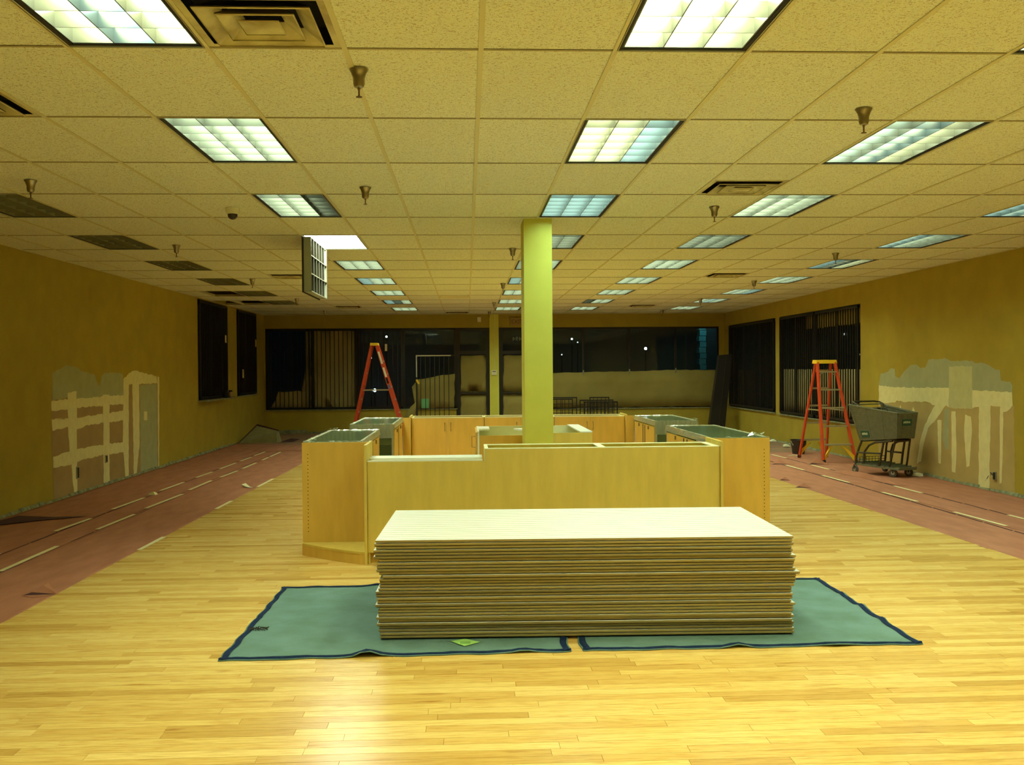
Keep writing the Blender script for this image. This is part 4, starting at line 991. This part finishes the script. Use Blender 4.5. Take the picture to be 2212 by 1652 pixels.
window(1, PB, -5.16, -.27, .60, 2.69, [-3.97, -2.81, -1.62])
window(2, PB, 1.81, 6.62, .575, 2.69, [3.04, 4.25, 5.47])
window(3, PL_, 19.27, 21.60, 1.04, 3.02, [20.45], ledge=.17)
window(4, PL_, 22.50, 24.53, 1.04, 3.02, [23.5])
window(5, PR, 16.6, 20.95, .60, 2.69, [17.75, 18.9, 20.0])
window(6, PR, 21.25, 25.05, .61, 2.69, [22.5, 23.8])
G1 = 'security grilles on the windows'
grille('black security bars on the leftmost section of the back window', PB, -5.12, -4.02, .62, 2.67, 10, G1)
grille('black security bars before brown paper, second section of the back window', PB, -3.95, -2.84, .62, 2.67, 10, G1)
grille('black security bars behind the left step ladder', PB, -2.77, -1.65, .62, 2.67, 9, G1)
grille('black security bars on the nearer left wall window', PL_, 19.32, 21.55, 1.06, 3.0, 18, G1)
grille('black security bars on the farther left wall window', PL_, 22.55, 24.48, 1.06, 3.0, 16, G1)
grille('black security bars on the near half of the nearer right wall window', PR, 16.65, 18.75, .63, 2.67, 18, G1)
grille('black security bars on the far half of the nearer right wall window', PR, 18.80, 20.90, .63, 2.67, 18, G1)
grille('black security bars on the farther right wall window', PR, 21.3, 25.0, .64, 2.67, 30, G1)
# loose gate before the torn paper: silver top rail, dark bars
gt = thing('security_gate', 'freestanding barred gate panel left of the doors, pale top rail', 'gate', (-.78, 25.2, 0), 0, None, world=True)
MB().box(-1.29, -.40, 25.18, 25.22, 1.955, 1.985).build('top_rail', m_steel, gt); MB().box(-.40, -.17, 25.18, 25.22, 1.955, 1.985).build('top_rail_end', m_black, gt)
MB().box(-1.29, -1.262, 25.18, 25.22, 1.42, 1.955).build('upper_stile', m_steel, gt); MB().box(-1.295, -1.255, 25.18, 25.22, -.01, 1.42).build('stile', m_black, gt)
MB().box(-.20, -.165, 25.18, 25.22, -.01, 1.955).build('stile', m_black, gt); MB().box(-1.255, -.2, 25.185, 25.215, .05, .085).build('bottom_rail', m_black, gt)
for k in range(1, 8): x = -1.29+.119*k; MB().box(x-.009, x+.009, 25.19, 25.21, .085, 1.955).build('bar', m_black, gt)
# doors
def door(n, x0, x1):
    f = MB().box(x0, x0+.10, YB, YB+.11, -.01, 2.69).box(x1-.09, x1, YB, YB+.11, -.01, 2.69).box(x0+.1, x1-.09, YB, YB+.11, 2.0, 2.09).box(x0+.1, x1-.09, YB, YB+.11, 2.62, 2.69)
    f.box(x0+.1, x1-.09, YB+.02, YB+.08, -.01, .10).box(x0+.1, x1-.09, YB-.005, YB+.08, .96, 1.02)
    r_ = f.build('door_%d' % n, m_black, None, ((x0+x1)/2, YB, 0)); tag(r_, kind='structure')
    MB().box(x0+.1, x1-.09, YB+.05, YB+.057, .10, 2.0).build('pane', m_glass, r_)
    MB().box(x0+.1, x1-.09, YB+.05, YB+.057, 2.09, 2.62).build('transom_pane', m_glass, r_)
    MB().box(x0+.12, x1-.11, YB-.035, YB-.010, .985, 1.005).build('push_bar', m_cartm, r_)
    return r_
door(1, -.27, .60); door(2, .84, 1.75)
def paper(label, poly, y, mt=m_kraft, amp=.012, wav=.012, axis='y', name='kraft_paper', flip=1):
    q = rough(poly, random.Random(label), amp, .12); cx = sum(p[0] for p in q)/len(q); cz = min(p[1] for p in q)
    vs = []
    bm = bmesh.new(); pts = [bm.verts.new((a, 0, z)) for a, z in q]; f = bm.faces.new(pts)
    bmesh.ops.triangulate(bm, faces=[f]); bmesh.ops.subdivide_edges(bm, edges=bm.edges, cuts=2, use_grid_fill=True)
    for v in bm.verts: v.co.y = wav*(math.sin(v.co.x*5.1+v.co.z*3)+.6*math.sin(v.co.x*11-v.co.z*9)+.4*math.sin(v.co.z*17))*.5
    me = bpy.data.meshes.new(name)
    for v in bm.verts:
        a, d, z = v.co
        v.co = (a-cx, d, z-cz) if axis == 'y' else (d, a-cx, z-cz)
    bm.to_mesh(me); bm.free(); me.materials.append(mt); o = bpy.data.objects.new(name, me); col.objects.link(o)
    for p in me.polygons: p.use_smooth = True
    o.location = (cx, y, cz) if axis == 'y' else (y, cx, cz)
    md = o.modifiers.new('t', 'SOLIDIFY'); md.thickness = .002
    return tag(o, label, 'kraft paper', 'brown paper over the windows')
paper('long brown paper sheet over the lower right half of the back window', [(1.83, .60), (6.55, .60), (6.52, 1.55), (5.48, 1.56), (4.25, 1.535), (3.03, 1.515), (1.83, 1.50)], YB-.012)
for n_, (xx, zz) in enumerate(((3.04, 1.50), (4.25, 1.52), (5.47, 1.54))):
    o = MB().box(xx-.018, xx+.018, YB-.030, YB-.026, zz-.06, zz+.07).build('tape_tab', m_dark if n_ > 5 else m_plaster, None, (xx, YB-.028, zz)); tag(o, '%s small tape tab holding the long brown paper, counted from the left' % ('first', 'second', 'third')[n_], 'tape', 'tape tabs on the brown paper')
paper('brown paper on the upper left door pane', [(-.155, 1.03), (.50, 1.03), (.505, 1.98), (-.155, 1.97)], YB+.045, wav=.004)
paper('brown paper on the lower left door pane', [(-.155, .11), (.50, .11), (.50, .95), (-.155, .95)], YB+.045, wav=.004)
paper('brown paper on the upper right door pane beside the post', [(.955, 1.03), (1.65, 1.03), (1.65, 1.97), (.955, 1.97)], YB+.045, wav=.004)
paper('brown paper on the lower right door pane beside the post', [(.955, .11), (1.65, .11), (1.65, .95), (.955, .95)], YB+.045, wav=.004)
paper('tall brown paper behind the bars of the second window section', [(-3.93, .66), (-2.83, .66), (-2.83, 2.63), (-3.93, 2.63)], YB+.045, m_kraftd, wav=.003)
paper('low brown paper behind the bars of the leftmost window section', [(-5.05, .66), (-4.01, .66), (-4.01, 2.62), (-4.13, 2.62), (-4.13, 1.09), (-4.85, 1.07), (-4.92, .85)], YB+.045, m_kraftd, .015, .003)
paper('torn brown paper sheet behind the barred gate, curled left edge', [(-1.33, .62), (-.33, .62), (-.30, 1.50), (-.62, 1.47), (-1.27, 1.36), (-1.42, 1.17), (-1.36, .95)], YB-.03, m_kraft, .012, .03)
paper('loose strip of brown paper hanging over the sill left of the gate', [(-1.70, .02), (-1.48, .0), (-1.27, .73), (-1.30, .80), (-1.45, .66), (-1.62, .40)], YB-.06, m_kraft, .01, .04)
paper('brown paper behind the bars, lower part of the nearer right window', [(16.66, .66), (20.88, .66), (20.88, 1.56), (16.66, 1.56)], XR+.05, m_kraftd, .01, .003, 'x')
paper('brown paper band behind the bars at the top of the nearer right window', [(16.66, 2.36), (19.4, 2.36), (19.4, 2.63), (16.66, 2.63)], XR+.05, m_kraft, .01, .003, 'x')
o = MB().box(-1.19, -.98, YB-.075, YB-.068, .62, .86).build('green_packet', M('green_shrink_packet', (.16, .50, .22), .15, coat=.5), None, (-1.08, YB-.07, .62)); tag(o, 'shiny green packet standing on the sill behind the gate bars', 'packet')
o = MB().beam((-1.28, 25.17, 1.36), (-1.22, 25.17, 1.25), .05, .003, (0, 1, 0)).build('yellow_tape', m_yel, None, (-1.25, 25.17, 1.3)); tag(o, 'short yellow tape strip at the gate top left by the torn paper', 'tape')
def to_mesh(o, name):
    bpy.context.view_layer.update()
    me = bpy.data.meshes.new_from_object(o.evaluated_get(bpy.context.evaluated_depsgraph_get()))
    n = bpy.data.objects.new(name, me); n.parent = o.parent; n.location = o.location; n.rotation_euler = o.rotation_euler
    bpy.data.objects.remove(o); n.name = name; col.objects.link(n); return n
# pier, thermostat, sensor, exit sign, house number
o = box('trim_1', (.60, .84, YB-.03, YB+.10, -.01, CZ), m_column); tag(o, kind='structure')
th = thing('alarm_keypad', 'white keypad on the green pier between the doors', 'keypad', (.715, YB-.03, 1.46), 0)
MB().box(-.068, .068, -.030, 0, 0, .125).build('case', m_plast, th); MB().box(-.045, .045, -.032, -.030, .085, .102).build('display', m_dark, th)
MB().tube([(.02, -.006, .125), (.02, -.004, 1.56)], .005, 6).build('cable', m_plast, th)
o = box('motion_sensor', (.29, .385, YB-.05, YB, 2.84, 2.96), m_plast, None, (.34, YB-.02, 2.84)); tag(o, 'small pale sensor box high on the back wall left of the pier', 'sensor')
ex = thing('exit_sign', 'dim exit sign above the right door, half hidden by the post', 'sign', (1.32, YB, 2.75), 0)
MB().box(-.17, .17, -.05, -.0, 0, .19).build('housing', M('tan_sign_housing', (.36, .24, .06), .5), ex)
fx = bpy.data.curves.new('lettering', 'FONT'); fx.body = 'EXIT'; fx.size = .15; fx.extrude = .002; fx.align_x = 'CENTER'
fo = bpy.data.objects.new('lettering', fx); col.objects.link(fo); fo.parent = ex; fo.location = (0, -.052, .042); fo.rotation_euler = (math.pi/2, 0, 0); fx.materials.append(M('dark_red_letters', (.16, .07, .02), .6)); fo = to_mesh(fo, 'lettering')
fx = bpy.data.curves.new('house_number', 'FONT'); fx.body = '2494'; fx.size = .155; fx.extrude = .002; fx.space_character = 1.08
fo = bpy.data.objects.new('house_number', fx); col.objects.link(fo); fo.location = (1.525, YB+.064, 2.345); fo.rotation_euler = (math.pi/2, 0, math.pi); fx.materials.append(M('white_vinyl', (.88, .90, .82), .6)); fo = to_mesh(fo, 'house_number')
tag(fo, 'white number 2494 on the glass above the right door, seen reversed', 'number')
# grid racks standing behind the rear counter
def rack(label, x0, x1, y, h, nx, nz, group='black wire racks behind the counter'):
    t = thing('wire_rack', label, 'wire rack', ((x0+x1)/2, y, -.01), 0, group); w_ = (x1-x0)/2
    MB().box(-w_, -w_+.025, 0, .025, 0, h).box(w_-.025, w_, 0, .025, 0, h).box(-w_, w_, 0, .025, h-.03, h).box(-w_, w_, 0, .025, .05, .075).build('frame', m_black, t)
    for k in range(1, nx): x = -w_+2*w_*k/nx; MB().box(x-.007, x+.007, .004, .018, .06, h-.02).build('upright_wire', m_black, t)
    for k in range(1, nz): z = .06+(h-.08)*k/nz; MB().box(-w_, w_, .018, .030, z-.007, z+.007).build('cross_wire', m_black, t)
rack('black wire rack just right of the post, finer grid', 1.95, 2.66, 24.55, .87, 7, 7)
rack('black wire rack frame standing behind the first, wide open panel', 2.05, 2.80, 24.85, .90, 2, 3)
rack('black wire rack in the right pair, lower rear frame', 2.86, 3.72, 24.8, .83, 8, 8)
rack('black wire rack in the right pair, front one with solid top bar', 3.06, 3.56, 24.4, .91, 5, 6)
rack('black wire rack at the right end, shortest', 2.95, 3.80, 24.6, .79, 10, 7)
# dark folded panel leaning at the right corner
lp = thing('leaning_panel', 'tall black folded panel leaning in the right rear corner', 'panel', (6.2, 24.0, -.01), 0)
MB().hexa([(-.24, 0, 0), (.16, .0, 0), (.16, .18, 0), (-.24, .18, 0)], [(.04, .0, 1.93), (.36, .0, 1.95), (.36, .18, 1.95), (.04, .18, 1.93)]).build('face', M('black_panel_laminate', (.012, .010, .008), .5, var=.4, scale=3), lp)
MB().beam((-.245, -.004, .02), (.035, -.004, 1.93), .012, .006, (0, 1, 0)).build('edge_strip', m_cartm, lp)
MB().beam((.0, -.006, .02), (.22, -.006, 1.93), .008, .006, (0, 1, 0)).build('fold_line', m_cartm, lp)
# folded underlay in the left corner
un = thing('folded_underlay', 'folded piece of olive underlay propped in the left rear corner', 'underlay', (-4.7, 22.4, -.01), 0)
MB().hexa([(-.40, -.15, 0), (.42, -.05, 0), (.45, .35, 0), (-.35, .5, 0)], [(-.40, -.13, .02), (.40, .0, .20), (.40, .28, .24), (-.12, .40, .36)]).build('slab', m_board, un)
MB().hexa([(-.40, -.13, .02), (-.12, .40, .36), (-.10, .43, .36), (-.38, -.10, .02)], [(-.40, -.13, .04), (-.12, .40, .40), (-.10, .43, .40), (-.38, -.10, .04)]).hexa([(-.12, .40, .36), (.40, .28, .24), (.40, .31, .24), (-.12, .43, .36)], [(-.12, .40, .40), (.40, .28, .265), (.40, .31, .265), (-.12, .43, .40)]).build('dark_edge', m_under, un)
o = MB().add([(-4.20, 22.3, .0), (-3.93, 22.42, .0), (-3.80, 22.6, .05), (-4.02, 22.7, .06), (-4.17, 22.6, .02)], [(0, 1, 2, 3, 4)]).build('loose_underlay_flap', m_under, None, (-4.1, 22.7, 0)); tag(o, 'small dark flap lying right of the folded underlay', 'flap')
# things on the left sill and tape tags
sb = thing('dark_bag', 'dark bundle on the sill of the nearer left window', 'bag', (XL+.105, 21.0, 1.046), 0)
a = MB(); a.smooth = True; a.lathe([(.02, 0), (.06, .01), (.068, .06), (.06, .13), (.04, .16), (.02, .17)], n=10).build('bundle', m_dark, sb)
jr = thing('small_jar', 'small pale jar with dark lid on the left window sill', 'jar', (XL+.10, 21.45, 1.046), 0)
a = MB(); a.smooth = True; a.lathe([(.04, 0), (.042, .01), (.042, .11), (.036, .12)], n=14).build('glass_body', M('jar_brown', (.35, .22, .10), .3), jr); MB().lathe([(.040, .12), (.040, .15)], n=14).build('lid', m_dark, jr)
for (yy, zz, hh, lab) in ((21.35, 2.22, .16, 'pale tape tag at the far edge of the nearer left window'), (24.35, 2.20, .18, 'yellow tape tag at the far edge of the farther left window'), (22.95, 1.45, .20, 'pale tape tag low on the farther left window')):
    o = MB().box(XL+.033, XL+.037, yy-.06, yy+.06, zz, zz+hh).build('tape_tag', m_yel if 'yellow' in lab else m_tape, None, (XL+.035, yy, zz)); tag(o, lab, 'tape', 'tape tags on the left windows')
o = MB().box(-2.10, -2.04, YB-.036, YB-.031, 2.10, 2.28).build('tape_tag', m_tape, None, (-2.07, YB-.033, 2.1)); tag(o, 'pale tag on the back window glass right of the tall ladder', 'tape', None)

# ------------------------------------------------------------------ outside
o = box('pavement', (-40, 40, YB+TH, 90, -.25, -.15), m_ext); tag(o, kind='structure')
pil = thing('block_pillar', 'blue-lit stone block pillar outside the right part of the back window', 'pillar', (6.42, 26.6, -.15))
for k in range(19):
    z = k*.155; MB().box(-.10+.022*(k % 2), .10-.010*((k+1) % 2), -.15, .15, z, z+.140).build('block', m_stone, pil)
MB().box(.10, .45, -.1, .15, 0, 3).build('dark_return', m_ext, pil)
la = bpy.data.lights.new('added_pillar_lamp', 'AREA'); la.energy = 10; la.size = .4; la.color = (.35, .9, 1); lo = bpy.data.objects.new('added_pillar_lamp', la); col.objects.link(lo)  # unseen cyan lamp added to light the pillar, no sign is modelled
lo.location = (6.3, 25.95, 3.4); lo.rotation_euler = (math.radians(18), 0, 0)
bw = thing('opposite_building', 'dark bluish building wall across the street', 'building', (0, 45, -.15))
MB().box(-22, 3, 0, 6, 0, 6).build('wall', M('dusk_blue_wall', (.05, .08, .12), .9, var=.2, scale=.4), bw)
MB().box(4, 26, 2, 6, 0, 5).build('wall', M('dusk_grey_wall', (.14, .17, .14), .9, var=.2, scale=.4), bw)
for x, y, z, r_, s, c, lab in ((8.08, 44, 2.50, .06, 30, (1, 1, .95), 'round bright lamp seen through the right back window'), (-3.55, 44, 3.10, .045, 12, (1, 1, .9), 'small white lamp high behind the left ladder'),
                        (-4.1, 44, .72, .075, 12, (.9, 1, .9), 'low white glow between the ladder legs, standing in for a reflection'), (4.74, 44, 2.95, .05, 3, (.9, 1, 1), 'faint distant lamp right of the post, upper'),  # the low globe is added to imitate a reflection in the glass
                        (5.0, 44, 2.80, .03, 3, (.9, 1, 1), 'faint distant lamp right of the post, middle'), (4.28, 44, 2.25, .03, 3, (.9, 1, 1), 'faint distant lamp right of the post, lowest'), (-4.25, 44, 2.16, .04, 4, (1, .8, .6), 'faint warm lamp left of the ladder')):
    a = MB(); a.smooth = True; a.lathe([(r_*math.sin(math.pi*k/8)+.001, -r_*math.cos(math.pi*k/8)) for k in range(9)], n=12)
    t = thing('street_lamp', lab, 'street lamp', (x, y, -.15), 0, 'lamps outside at night')
    o = a.build('globe', emit('lamp_glow', c, s), t); o.location = (0, 0, z+.15); MB().tube([(0, 0, 0), (0, 0, z+.15-r_*.8)], .03, 8).build('pole', m_black, t)
